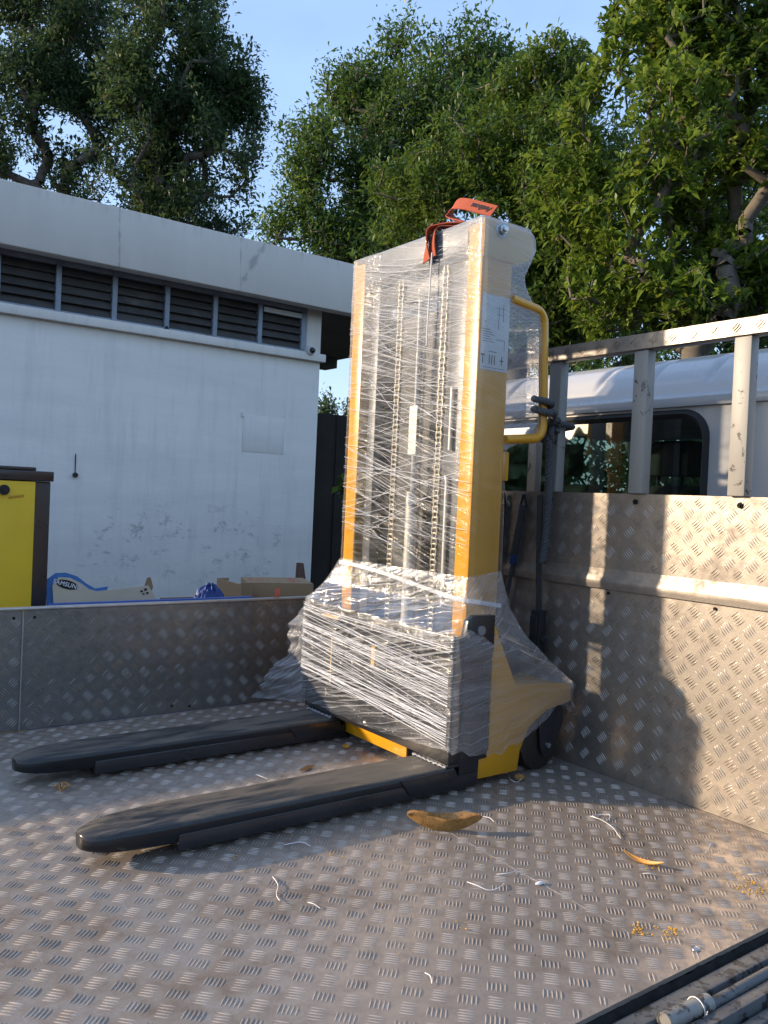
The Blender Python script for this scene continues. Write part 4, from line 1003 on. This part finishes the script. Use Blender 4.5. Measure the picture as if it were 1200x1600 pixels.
# ------------------------------------------------------------------ goods behind the side panel
# blue stillage whose rim shows just over the panel
YB0, YB1 = 4.05, 5.3
def zsee(y): return .95+(hs+.012-.95)/YF*y          # height at which the panel top is seen
rim = zsee(YB0)+.012
t = thing('blue_container', (1.6, 4.6, -.95), 'open blue plastic container behind the side panel with boxes in it', 'container')
bx0, bx1 = at(78, 945, 1, YB0)[0], at(392, 938, 1, YB0)[0]
mb = MB(); mb.box((bx0, YB0, -.93), (bx1, YB0+.03, rim)); zlo = zsee(YB1)-.03; mb.box((bx0, YB1-.03, -.93), (bx1, YB1, zlo)); mb.box((bx0, YB0+.0305, -.93), (bx0+.03, YB1-.0305, zlo)); mb.box((bx1-.03, YB0+.0305, -.93), (bx1, YB1-.0305, zlo)); mb.box((bx0+.031, YB0+.031, -.93), (bx1-.031, YB1-.031, rim-.28))
mb.build('container_body', M['bluepl'], t, bevel=.004)
mb = MB(); mb.box((bx0-.01, YB0-.012, rim-.03), (bx1+.01, YB0-.001, rim+.001)); mb.build('rim', M['bluepl'], t, bevel=.003)
topz = rim-.279
# crate stack to carry the carton at the right
t = thing('pallet_stack', (2.5, 4.9, -.95), 'stack of brown pallets under the cardboard carton behind the side panel', 'pallets')
cb0, cb1 = at(396, 940, 1, 4.75)[0], at(482, 935, 1, 4.75)[0]
zb = zsee(4.75)-.06
for k in range(9):
    mb = MB(); z = -.95+k*(zb+.95)/9; H = (zb+.95)/9
    mb.box((bx1+.03, 4.55, z+H*.72), (bx1+1.1, 5.4, z+H-.002))
    for y in (4.55, 4.93, 5.3): mb.box((bx1+.03, y, z+.001), (bx1+1.1, y+.1, z+H*.715))
    mb.build('pallet', M['wood'], t)
# carton
ax, bx = bx1+.06, bx1+.06+.0
c_l = at(398, 925, 1, 4.62)[0]; c_r = at(482, 925, 1, 4.95)[0]; ctop = at(430, 908, 1, 4.8)[2]
t = thing('cardboard_carton', (c_l, 4.9, zb), 'closed brown cardboard carton with red print on top beside the wall corner', 'box')
ca_, sa_ = math.cos(-.35), math.sin(-.35)
def rot(p, o): return (o[0]+(p[0]-o[0])*ca_-(p[1]-o[1])*sa_, o[1]+(p[0]-o[0])*sa_+(p[1]-o[1])*ca_, p[2])
org = (c_l, 4.72); W, D, Hc = .42, .36, ctop-zb
mb = MB(); mb.box((c_l, 4.72, zb+.001), (c_l+W, 4.72+D, zb+Hc)); mb.v = [rot(p, org) for p in mb.v]; mb.build('carton_body', M['cardboard'], t, bevel=.003)
mb = MB(); mb.box((c_l+.003, 4.722, zb+Hc+.0006), (c_l+W*.497, 4.72+D-.002, zb+Hc+.004)); mb.box((c_l+W*.503, 4.722, zb+Hc+.0006), (c_l+W-.003, 4.72+D-.002, zb+Hc+.004))
mb.v = [rot(p, org) for p in mb.v]; mb.build('flaps', M['cardboard'], t)
mb = MB()
for a0, b0, a1, b1 in ((.04, .10, .05, .30), (.08, .10, .086, .26), (.10, .10, .106, .2), (.12, .16, .126, .28), (.15, .09, .156, .24), (.30, .08, .32, .32), (.345, .08, .35, .32)):
    mb.box((c_l+a0, 4.72+b0*1., zb+Hc+.0043), (c_l+a1, 4.72+b1, zb+Hc+.0048))
mb.v = [rot(p, org) for p in mb.v]; mb.build('red_print', M['redink'], t)
# open carton to its left
o0, o1 = at(362, 920, 1, 4.75)[0], c_l-.015
mb = MB(); oz = at(380, 907, 1, 4.75)[2]; mb.box((o0, 4.62, topz+.001), (o1+.0, 4.635, oz)); mb.box((o0, 4.6355, topz+.001), (o0+.012, 4.95, oz-.01)); mb.box((o0, 4.9505, topz+.001), (o1, 4.965, oz-.005))
tag(mb.build('cardboard_box', M['cardboard']), 'dark brown open box side standing left of the printed carton', 'box')
# tarp bundle
c = at(328, 930, 1, 4.5); mb = MB()
mb.grid(lambda u, v: (c[0]+.09*math.sin(v*math.pi)*math.cos(u*2*math.pi)*(1+.3*mnoise.noise(Vector((math.cos(u*6.283)*2, math.sin(u*6.283)*2, v*4)))), 4.5+.08*math.sin(v*math.pi)*math.sin(u*2*math.pi), topz+.16-.135*math.cos(v*math.pi)+.045*mnoise.noise(Vector((math.cos(u*6.28)*3.5, math.sin(u*6.28)*3.5, v*6)))*math.sin(v*math.pi)+.02*mnoise.noise(Vector((math.cos(u*6.28)*9, math.sin(u*6.28)*9, v*14)))), 70, 34)
tag(mb.build('tarp_bundle', M['tarp'], smooth=True), 'crumpled dark blue tarpaulin bundle on the container rim', 'tarp')
# printed cream card cut in a wave with blue edge
t = thing('printed_card', (1.3, 4.4, topz), 'cream printed display card with blue curved edge leaning behind the side panel', 'card')
yc = 4.32
def cp(px, py, y=yc): q_ = at(px, py, 1, y); return (q_[0], q_[2])
pts = [cp(84, 950), cp(82, 915), cp(92, 902), cp(110, 903), cp(128, 912), cp(140, 921), cp(152, 924), cp(232, 915), cp(248, 942), cp(250, 950)]
mb = MB(); mb.prism(pts[::-1], 1, yc, yc+.006); cc = mb.build('card_sheet', M['cardcream'], t)
pts2 = [cp(74, 955), cp(74, 906), cp(88, 896), cp(104, 895), cp(122, 901), cp(136, 912), cp(150, 920), cp(170, 917), cp(160, 955)]
mb = MB(); mb.prism(pts2[::-1], 1, yc+.012, yc+.017); mb.build('blue_backing', M['cardblue'], t)
pts3 = [cp(226, 918), cp(231, 903), cp(236, 902), cp(240, 917), cp(238, 924)]
mb = MB(); mb.prism(pts3[::-1], 1, yc+.007, yc+.011); mb.build('folded_corner', M['cardboard'], t)
a = np.array([*at(105, 912, 1, yc-.002)]); ang = -.28
mb = MB(); rx, rz = at(123, 912, 1, yc)[0]-a[0], .022
oc = (a[0], yc-.0015, a[2]-.005)
mb.add([(oc[0]+rx*math.cos(k)*math.cos(ang)-rz*math.sin(k)*math.sin(ang), yc-.0015, oc[2]+rx*math.cos(k)*math.sin(ang)+rz*math.sin(k)*math.cos(ang)) for k in np.linspace(0, 2*math.pi, 33)[:-1]], [tuple(range(32))])
mb.build('dark_oval', M['ink'], cc)
cu = bpy.data.curves.new('wordmark', 'FONT'); cu.body = 'SAMSUNG'; cu.size = .030; cu.align_x = 'CENTER'; cu.align_y = 'CENTER'; cu.space_character = 1.05
cu.offset = .0006
text_mesh(cu, 'wordmark', M['white'], cc, (oc[0], yc-.003, oc[2]), np.array((math.cos(ang), 0, math.sin(ang))), np.array((-math.sin(ang), 0, math.cos(ang))), np.array((0, -1, 0.)))
mb = MB(); a = at(225, 925, 1, yc)
for dx, dz, s in ((-.02, .0, .012), (.0, .008, .014), (.012, -.01, .012), (-.008, -.014, .01)): mb.box((a[0]+dx, yc-.003, a[2]+dz), (a[0]+dx+s, yc-.001, a[2]+dz+s*.8))
mb.build('printed_mark', M['ink'], cc)
# wooden wedge leaning by the corner, coral tape scrap
a = at(470, 905, 1, 6.6); mb = MB(); mb.prism([(a[0]-.06, -.95), (a[0]+.06, -.95), (a[0]+.05, .2), (a[0]+.025, at(470, 880, 1, 6.6)[2]), (a[0]-.02, at(470, 880, 1, 6.6)[2])], 1, 6.6, 6.66)
tag(mb.build('wooden_post', M['wood'], bevel=.004), 'short brown tapering wooden post leaning at the white wall corner', 'post')
mb = MB(); a = at(440, 930, 1, YF-.01); mb.ribbon([(a[0]-.012, YF+.012, hs+.013), (a[0]-.011, YF+.010, hs+.030), (a[0]-.010, YF+.012, hs+.055)], (1, 0, 0), .026, .0008)
tag(mb.build('tape_scrap', M['coral']), 'small coral red tape scrap stuck up on the side panel edge', 'tape')

# yellow and black cabinet at the left edge
YC = 4.3
cx1 = at(78, 800, 1, YC)[0]; cz1 = at(60, 752, 1, YC)[2]; cxd = at(51, 850, 1, YC)[0]; cx0 = cx1-.95
t = thing('electrical_cabinet', ((cx0+cx1)/2, YC+.4, -.95), 'tall black cabinet with yellow door standing left behind the side panel', 'cabinet')
mb = MB(); mb.box((cx0, YC, -.95), (cx1, YC+.75, cz1)); mb.build('cabinet_body', M['black'], t, bevel=.006)
zc = at(55, 736, 1, YC)[2]
mb = MB(); mb.box((cx0-.01, YC-.02, cz1+.001), (cx1+.008, YC+.76, zc)); mb.box((cx0+.02, YC+.0, zc+.001), (at(57, 733, 1, YC)[0], YC+.7, zc+.018)); mb.build('top_cap', M['black'], t, bevel=.004)
mb = MB(); mb.box((cx0+.06, YC-.014, -.88), (cxd, YC-.001, cz1-.003)); dr = mb.build('yellow_door', paint('cabinet yellow', (.78, .52, .015), (.70, .46, .012), .5, scale=5, dirt=(.4, .27, .03), dirt_at=(.6, .8)), t, bevel=.003)
k = at(5, 765, 1, YC); mb = MB(); mb.cyl((k[0], YC-.015, k[2]), (k[0], YC-.03, k[2]), .024, 20); mb.cyl((k[0], YC-.03, k[2]), (k[0], YC-.036, k[2]), .012, 16); mb.build('lock', M['rubber'], dr, smooth=True)
k = at(24, 778, 1, YC)
mb = MB()
for i in range(9): mb.tube([(k[0]-.035+i*.008, YC-.0155, k[2]-.006+.004*i*.3), (k[0]-.031+i*.008, YC-.0155, k[2]+.008+.004*(i % 2)+.0012*i), (k[0]-.029+i*.008, YC-.0155, k[2]-.004+.0012*i)], .0008, 4)
mb.build('scribble', M['redink'], dr)

# ------------------------------------------------------------------ floor litter
mb = MB()
def leaf_fn(L, W, curl, roll_, o, yaw, tilt=0):
    c_, s_ = math.cos(yaw), math.sin(yaw)
    def fn(u, v):
        a = (v-.5)*2; x = (u-.5)*L; w2 = W/2*max(.04, math.sin(math.pi*min(1, max(0, u)))**.6)
        y = a*w2*math.cos(roll_*a*.5); z = abs(a)**1.5*w2*roll_*.8*(1 if a > 0 else .75)+curl*(abs(u-.5)*2)**2
        z += .04*W*math.sin(u*9+a*3)*abs(a); y2 = y*math.cos(tilt)-z*math.sin(tilt); z2 = y*math.sin(tilt)+z*math.cos(tilt)
        return (o[0]+x*c_-y2*s_, o[1]+x*s_+y2*c_, o[2]+z2)
    return fn
def solid_leaf(fn, nu, nv, name, mat, label, cat, group=None, floor=.0025, th=.0012):
    top = [np.array(fn(i/(nu-1), j/(nv-1))) for j in range(nv) for i in range(nu)]
    mz = min(p[2] for p in top); top = [p-np.array((0, 0, mz-floor)) for p in top]
    n = len(top); mb = MB(); fs = []
    for j in range(nv-1):
        for i in range(nu-1):
            a_, b_, c_, d_ = j*nu+i, j*nu+i+1, (j+1)*nu+i+1, (j+1)*nu+i
            fs += [(a_, b_, c_, d_), (n+d_, n+c_, n+b_, n+a_)]
    edge = [(i, i+1) for i in range(nu-1)]+[(j*nu+nu-1, (j+1)*nu+nu-1) for j in range(nv-1)]+[((nv-1)*nu+i+1, (nv-1)*nu+i) for i in range(nu-1)]+[((j+1)*nu, j*nu) for j in range(nv-1)]
    fs += [(b_, a_, n+a_, n+b_) for a_, b_ in edge]
    mb.add([tuple(p) for p in top]+[tuple(p-np.array((0, 0, th))) for p in top], fs)
    o = mb.build(name, mat, smooth=True, angle=60); return tag(o, label, cat, group)
pL = at(694, 1300, 2, 0)
def boat(u, v):
    a = (u-.5)*2; b = (v-.5)*2; c_, s_ = math.cos(math.radians(-36)), math.sin(math.radians(-36))
    e = max(.03, 1-abs(a)**2.4)**.55*(1+.10*mnoise.noise(Vector((a*5, (b > 0)*7, 3)))*abs(b)); x = a*.108
    y = b*.015*e+.014*a*a; z = .036*a*a+(abs(b)**1.2)*(.046 if b > 0 else .041)*e+.0012*math.sin(a*11+b*2)*abs(b)
    y += .007*abs(b)**3*(1 if b > 0 else -1)*math.sin(a*4)
    return (pL[0]+x*c_-y*s_, pL[1]+x*s_+y*c_, z)
solid_leaf(boat, 34, 17, 'dry_leaf', M['dryleaf'], 'large curled brown dry leaf lying in front of the near fork heel', 'leaf', 'fallen dry leaves')
p = at(1005, 1350, 2, 0); solid_leaf(leaf_fn(.115, .016, .022, 1.2, (p[0], p[1], 0), math.radians(-75), .2), 18, 7, 'dry_leaf', paint('orange leaf', (.62, .30, .06), (.5, .22, .04), .5), 'narrow curled orange leaf on the floor toward the right', 'leaf', 'fallen dry leaves')
p = at(812, 1218, 2, 0); solid_leaf(leaf_fn(.06, .035, .006, .5, (p[0], p[1], 0), .3, .2), 12, 7, 'dry_leaf', M['dryleaf'], 'small rusty leaf under the yellow chassis by the black wheel', 'leaf', 'fallen dry leaves')
p = at(480, 1203, 2, 0); solid_leaf(leaf_fn(.075, .018, .006, 1.0, (p[0], p[1], 0), .25, .2), 12, 7, 'dry_leaf', M['dryleaf'], 'thin reddish brown leaf between the two forks', 'leaf', 'fallen dry leaves')
p = at(540, 1168, 2, 0); solid_leaf(leaf_fn(.05, .028, .004, .4, (p[0], p[1], 0), .9, .1), 10, 7, 'dry_leaf', M['crumb'], 'small yellow brown leaf fragment near the yellow crossbar', 'leaf', 'fallen dry leaves')
mb = MB(); p = at(96, 1236, 2, 0)
for k in range(5):
    a = k*1.3; mb.tube(catmull([(p[0], p[1], .004), (p[0]+.014*math.cos(a), p[1]+.014*math.sin(a), .012+.008*(k % 2)), (p[0]+.022*math.cos(a+.5), p[1]+.022*math.sin(a+.5), .008+.01*((k+1) % 2)), (p[0]+.018*math.cos(a+1.2), p[1]+.018*math.sin(a+1.2), .02)], 5), .0028, 6)
tag(mb.build('dried_flower', M['dryleaf'], smooth=True), 'shrivelled brown flower on the floor by the far fork tip', 'flower')
strings = [([(730, 1378), (745, 1386), (765, 1391), (782, 1388), (788, 1380)], 'curved white string, longest one in front of the curled leaf'), ([(776, 1366), (792, 1367), (806, 1361)], 'short straight white string right of the curled leaf'),
 ([(922, 1275), (938, 1282), (950, 1281), (952, 1275), (935, 1273), (926, 1277), (945, 1284), (958, 1296), (970, 1310)], 'looped white string near the headboard foot'),
 ([(426, 1370), (434, 1385), (432, 1398), (437, 1410)], 'wavy white string in front of the near fork'), ([(481, 1410), (490, 1415), (500, 1419)], 'short cream thread left on the front floor'), ([(400, 1210), (408, 1215), (418, 1217)], 'short white string between the two forks'),
 ([(664, 1520), (672, 1528), (675, 1537)], 'small white bent thread at the bottom centre of the floor'), ([(1110, 1318), (1108, 1327), (1102, 1332)], 'tiny white thread hook near the headboard on the right'), ([(1004, 1365), (1015, 1367), (1025, 1367)], 'white string under the narrow orange leaf'), ([(1168, 1366), (1182, 1368), (1194, 1363)], 'white thread above the yellow crumbs at the right edge'), ([(795, 1212), (798, 1220), (808, 1222), (815, 1218)], 'thin white string beside the rusty leaf by the wheel'), ([(755, 1276), (765, 1280), (772, 1284)], 'faint white string right behind the curled leaf'), ([(445, 1320), (470, 1318), (485, 1322)], 'fine white thread in the shadow of the near fork')]
for pts, lab in strings:
    q_ = [at(a, b, 2, .0035) for a, b in pts]; mb = MB(); mb.tube(catmull([(v[0], v[1], .0035+.004*(i % 2)) for i, v in enumerate(q_)], 6), .0011, 6)
    tag(mb.build('string_scrap', M['string'], smooth=True), lab, 'string', 'white string scraps on the floor')
mb = MB(); p = at(843, 1383, 2, 0); mb.grid(lambda u, v: (p[0]+.011*math.sin(v*math.pi)*math.cos(u*6.283)*1.3, p[1]+.007*math.sin(v*math.pi)*math.sin(u*6.283), .005-.0035*math.cos(v*math.pi)), 14, 8)
tag(mb.build('foam_scrap', M['string'], smooth=True), 'small white foam lump on the floor seam', 'scrap')
mb = MB(); p = at(1087, 1484, 2, 0); mb.tube([(p[0], p[1], .001), (p[0], p[1], .004), (p[0], p[1], .0065)], [.010, .0095, .004], 20)
tag(mb.build('rivet_head', M['zinc'], smooth=True), 'single round silver rivet near the bed edge', 'rivet')
# seam (weld line) across the floor
a, b = at(705, 1302, 2, .001), at(985, 1458, 2, .001)
mb = MB(); mb.tube([tuple(a*(1-t)+b*t+np.array((rng.normal(0, .0012), rng.normal(0, .0012), 0))) for t in np.linspace(0, 1, 40)], [.0007+.0003*math.sin(i*1.3) for i in range(40)], 6)
mb.build('floor_seam', M['midgrey'], truck, smooth=True)
# yellow crumbs
mb = MB()
def crumb(x, y, s):
    vs = [(x+s*rng.uniform(.6, 1)*dx, y+s*rng.uniform(.6, 1)*dy, max(.0008, .0012+s*.8*(dz+1)*rng.uniform(.6, 1))) for dx, dy, dz in ((1, 0, 0), (-1, 0, 0), (0, 1, 0), (0, -1, 0), (0, 0, 1), (0, 0, -1))]
    mb.add(vs, [(0, 2, 4), (2, 1, 4), (1, 3, 4), (3, 0, 4), (2, 0, 5), (1, 2, 5), (3, 1, 5), (0, 3, 5)])
for px, py, n_, sp_, s in ((998, 1457, 22, .012, .0042), (1035, 1457, 16, .014, .0036), (1050, 1455, 10, .008, .004), (1178, 1392, 30, .022, .004), (1186, 1386, 26, .03, .003), (1160, 1372, 6, .02, .003), (725, 1447, 5, .02, .003), (530, 1335, 4, .02, .0035), (375, 1335, 12, .05, .0028), (360, 1338, 6, .02, .003), (760, 1400, 40, .28, .0022), (900, 1330, 50, .25, .002), (1050, 1400, 50, .25, .0022), (960, 1330, 14, .05, .0022), (460, 1300, 30, .2, .002), (435, 1398, 4, .01, .003), (1018, 1355, 14, .012, .003)):
    c = at(px, py, 2, 0)
    for _ in range(n_):
        x, y = c[0]+rng.normal(0, sp_), c[1]+rng.normal(0, sp_)
        if x < XH-.04 and YN+.02 < y < YF-.05: crumb(x, y, s*rng.uniform(.6, 1.3))
tag(mb.build('flower_crumbs', M['crumb']), 'scattered yellow flower crumbs over the tread plate floor', 'crumbs', kind='stuff')
mb = MB()
for _ in range(420):
    x, y = rng.uniform(.3, 2.4), rng.uniform(1.02, 3.3); crumb(x, y, rng.uniform(.0008, .0022))
tag(mb.build('floor_grit', M['grime']), 'fine dark grit scattered on the bed floor', 'grit', kind='stuff')

# ------------------------------------------------------------------ trees
def make_tree(name, label, base, blobs, ncl, leaf_m, bark_m, leaf=.12, per=18, rosette=.12, aspect=.36, seed=1, r0=.011, hollow=.35, lean=None, group='trees beyond the building and the cab', droop=.2):
    R = np.random.default_rng(seed); base = np.array(base, float)
    t = thing(name, tuple(base), label, 'tree', group)
    vol = np.array([r[0]*r[1]*r[2] for _, r in blobs])**.85; vol = vol/vol.sum()
    P = []
    idx = R.choice(len(blobs), ncl*2, p=vol)
    for k in idx:
        c, r = blobs[k]; d = R.normal(size=3); d /= np.linalg.norm(d)
        rad = (hollow+(1-hollow)*R.random()**.6)*(1+.18*mnoise.noise(Vector(tuple(d*2.6+k))))
        q_ = np.array(c)+d*np.array(r)*rad
        if ncl > 50 and mnoise.noise(Vector(tuple(q_*.9+seed*3.1))) < (.02 if seed in (3, 8) else -.17): continue
        if q_[2] < .3: continue
        P.append(q_)
        if len(P) >= ncl: break
    P = np.array(P)
    # skeleton
    crown_c = np.average(np.array([c for c, _ in blobs]), axis=0, weights=vol)
    fork_p = base*.35+crown_c*.65; fork_p[2] = base[2]+(min(c[2]-r[2]*.6 for c, r in blobs)-base[2])*.9
    nodes = [base]; par = [-1]
    for k in range(1, 9):
        tt = k/8; nodes.append(base*(1-tt)+fork_p*tt+np.array([.10*math.sin(tt*4+seed), .10*math.cos(tt*3+seed), 0])*tt); par.append(len(nodes)-2)
    order = np.argsort(np.linalg.norm(P-fork_p, axis=1))
    cap = len(P)*4+20; N = np.zeros((cap, 3)); N[:len(nodes)] = nodes; D0 = np.zeros(cap); cnt = len(nodes)
    for i in range(1, cnt): D0[i] = D0[i-1]*1+np.linalg.norm(N[i]-N[i-1])
    par = par+[0]*(cap-len(par)); tips = []
    for i in order:
        p = P[i]; d = np.linalg.norm(N[4:cnt]-p, axis=1)+.32*np.maximum(0, D0[4:cnt]-D0[4])*.35
        j = int(np.argmin(d))+4; L = np.linalg.norm(N[j]-p); k = max(1, min(4, int(L/.45)))
        if cnt+k+1 > cap: break
        prev = j
        for s in range(1, k+1):
            tt = s/k; q_ = N[j]*(1-tt)+p*tt
            if s < k: q_ = q_+R.normal(0, .06*L, 3)+np.array([0, 0, -.07*L*math.sin(math.pi*tt)])
            N[cnt] = q_; par[cnt] = prev; D0[cnt] = D0[prev]+np.linalg.norm(q_-N[prev]); prev = cnt; cnt += 1
        tips.append(prev)
    load = np.zeros(cnt)
    for k in tips: load[k] += 1
    for k in range(cnt-1, 0, -1): load[par[k]] += load[k]
    rad = r0*np.maximum(load, 1)**.43
    # tubes
    V, F = [], []; b = 0; ns = 5; an = np.arange(ns)*2*np.pi/ns
    for k in range(1, cnt):
        a_, c_ = N[par[k]], N[k]; d = c_-a_; L = np.linalg.norm(d)
        if L < 1e-4: continue
        d = d/L; up = np.array([0, 0, 1.]) if abs(d[2]) < .9 else np.array([1., 0, 0]); e1 = np.cross(d, up); e1 /= np.linalg.norm(e1); e2 = np.cross(d, e1)
        ring = np.outer(np.cos(an), e1)+np.outer(np.sin(an), e2)
        ra = min(rad[par[k]], rad[k]*1.35)
        V.append(a_+ring*ra); V.append(c_+ring*rad[k])
        F += [(b+i, b+(i+1) % ns, b+ns+(i+1) % ns, b+ns+i) for i in range(ns)]; b += 2*ns
    me = bpy.data.meshes.new('trunk'); me.from_pydata(np.vstack(V).tolist(), [], F); me.shade_smooth(); link_mesh('trunk', me, bark_m, t)
    # leaves
    n = len(tips)*per; C0 = np.repeat(N[tips], per, axis=0)
    axis = N[tips]-N[[par[k] for k in tips]]; axis /= np.linalg.norm(axis, axis=1)[:, None]+1e-9; A = np.repeat(axis, per, axis=0)
    D = R.normal(size=(n, 3)); D /= np.linalg.norm(D, axis=1)[:, None]; D = D+A*.75+np.array([0, 0, .25]); D /= np.linalg.norm(D, axis=1)[:, None]
    start = C0+R.normal(0, rosette*.38, (n, 3))
    Lf = leaf*R.uniform(.45, 1.25, n)[:, None]*np.repeat(R.uniform(.75, 1.2, len(tips)), per)[:, None]
    S = np.cross(D, np.array([0, 0, 1.])); S /= np.linalg.norm(S, axis=1)[:, None]+1e-9
    rl = R.uniform(-.9, .9, n)[:, None]; Nn = np.cross(S, D); S = S*np.cos(rl)+Nn*np.sin(rl); Nn = np.cross(S, D)
    dr = np.array([0, 0, -1.])*Lf*droop
    p0 = start; pm = start+D*Lf*.58+dr*.25; pt = start+D*Lf+dr
    wv = S*Lf*aspect*.5; fo = Nn*Lf*.06
    verts = np.stack([p0, pm+wv+fo, pt, pm-wv+fo, pm], axis=1).reshape(-1, 3)
    me = bpy.data.meshes.new('crown'); nf = n*2
    me.vertices.add(n*5); me.vertices.foreach_set('co', verts.ravel().astype(np.float32))
    bi = np.arange(n)[:, None]*5; f1 = np.hstack([bi+0, bi+1, bi+2, bi+4]); f2 = np.hstack([bi+0, bi+4, bi+2, bi+3])
    loops = np.stack([f1, f2], axis=1).reshape(-1).astype(np.int32)
    me.loops.add(len(loops)); me.loops.foreach_set('vertex_index', loops); me.polygons.add(nf)
    me.polygons.foreach_set('loop_start', (np.arange(nf)*4).astype(np.int32)); me.polygons.foreach_set('loop_total', np.full(nf, 4, np.int32))
    me.update(calc_edges=True)
    cl = np.repeat(R.random(len(tips))*.5, per)+R.random(n)*.5
    at_ = me.attributes.new('rnd', 'FLOAT', 'FACE'); at_.data.foreach_set('value', np.repeat(cl, 2).astype(np.float32))
    link_mesh('crown', me, leaf_m, t); return t
def B(px, py, dep, r, rz=None, rd=None):
    c = atd(px, py, dep); k = dep/FPX
    return (tuple(c), (r*k, (rd or r*.9)*k, (rz or r)*k))
def G(px, dep): p = atd(px, 800, dep); return (p[0], p[1], -.95)
make_tree('leafy_tree', 'tall dark green tree at the far left beyond the white building', G(110, 24), [B(30, 40, 24, 85), B(130, 40, 24, 90), B(60, 150, 23.5, 75), B(150, 150, 24, 80), B(20, 250, 24, 60), B(120, 260, 24, 60, 70), B(-60, 130, 24, 90)], 1250, M['leaf_far'], M['bark'], leaf=.19, per=36, rosette=.42, seed=3, r0=.010, hollow=.2)
make_tree('leafy_tree', 'big dark green tree with forking limbs above the middle of the white building', G(240, 23), [B(280, 60, 23, 95), B(350, 140, 23, 80), B(230, 130, 22.5, 75), B(300, 200, 23, 100), B(370, 240, 22.5, 65), B(210, 260, 23, 80), B(330, 320, 23, 80, 60), B(385, 170, 23, 45), B(220, 340, 23, 70, 40)], 1750, M['leaf_far'], M['bark'], leaf=.19, per=36, rosette=.42, seed=8, r0=.011, hollow=.2)
make_tree('leafy_tree', 'feathery dark tree rising behind the wrapped mast', G(640, 20), [B(640, 90, 20, 50, 60), B(560, 150, 20, 65), B(740, 110, 20, 75), B(660, 190, 19.5, 95), B(500, 250, 19, 70), B(600, 290, 19.5, 95), B(480, 340, 19, 60), B(560, 400, 19, 100, 60), B(760, 220, 19, 100), B(440, 370, 19.5, 36)], 2100, M['leaf_mid'], M['bark'], leaf=.16, per=34, rosette=.42, seed=5, r0=.010, hollow=.15)
make_tree('leafy_tree', 'bright green rosette leaved tree right behind the stacker head', G(820, 14), [B(800, 230, 14, 120), B(860, 140, 14, 80), B(720, 280, 14, 90), B(880, 300, 13.5, 120), B(780, 370, 14, 120), B(890, 440, 13.5, 110), B(650, 330, 15, 90), B(830, 500, 14, 110, 60)], 2300, M['leaf_between'], M['bark'], leaf=.13, per=32, rosette=.20, aspect=.36, seed=12, r0=.0075, hollow=.3)
make_tree('leafy_tree', 'nearest bright green tree with bare curling branches filling the upper right corner', G(1080, 11), [B(1000, 60, 11, 90), B(1100, 60, 11, 120), B(960, 170, 11, 80), B(1180, 160, 11, 120), B(1060, 200, 10.5, 110), B(1150, 320, 11, 130), B(1010, 330, 11, 110), B(1080, 440, 11, 130, 90), B(960, 440, 11.5, 90), B(1230, 420, 11, 120), B(1130, -60, 11, 120), B(1270, 20, 11, 120), B(900, 300, 11.5, 80), B(900, 180, 12, 60)], 2900, M['leaf_near'], M['bark_pale'], leaf=.15, per=19, rosette=.10, aspect=.40, seed=21, r0=.0062, hollow=.3)
make_tree('leafy_tree', 'dark dense tree far behind the truck cab at the right', G(1000, 21), [B(900, 300, 21, 130), B(1050, 250, 21, 150), B(1180, 300, 21, 150), B(960, 470, 20, 150, 90), B(1120, 480, 20, 150, 90), B(780, 440, 21, 130, 110), B(1000, 600, 20, 260, 60), B(1250, 560, 20, 160, 90)], 2000, M['leaf_mid'], M['bark'], leaf=.22, per=24, rosette=.5, seed=33, r0=.009, hollow=.1)
make_tree('leafy_tree', 'low distant tree seen under the carport roof', G(512, 30), [B(508, 640, 30, 18, 22), B(545, 640, 31, 10, 12), B(500, 680, 30, 40, 30)], 160, M['leaf_far'], M['bark'], leaf=.2, per=20, rosette=.35, seed=41, r0=.012, hollow=.1)
hg = make_tree('hedge_bush', 'leafy green hedge bush standing beyond the truck cab windows', (7.6, 6.0, -.95), [((7.0, 2.2, .7), (.8, 1.0, 1.1)), ((7.4, 3.8, .8), (.9, 1.1, 1.2)), ((7.6, 5.4, .8), (.9, 1.1, 1.2)), ((7.6, 7.0, .8), (.9, 1.2, 1.2)), ((8.0, 8.6, .8), (1, 1.2, 1.4)), ((8.6, 10.2, .8), (1, 1.3, 1.5))], 1000, M['leaf_mid'], M['bark'], leaf=.14, per=18, rosette=.2, seed=61, r0=.008, hollow=.3, group='bushes behind the cab')
hg['category'] = 'bush'
# young plant in the dark passage
pp = at(541, 910, 1, 7.9)
make_tree('sapling', 'thin young plant with green leaf tuft beside the yellow mast in the dark passage', (pp[0], 7.9, -.95), [(tuple(at(538, 765, 1, 7.9)), (.07, .07, .12))], 14, M['leaf_near'], M['bark'], leaf=.10, per=6, rosette=.06, aspect=.6, seed=50, r0=.006, hollow=.1, group='plants in the passage')
for o in bpy.data.objects:
    if o.name.startswith('sapling'): o['category'] = 'plant'
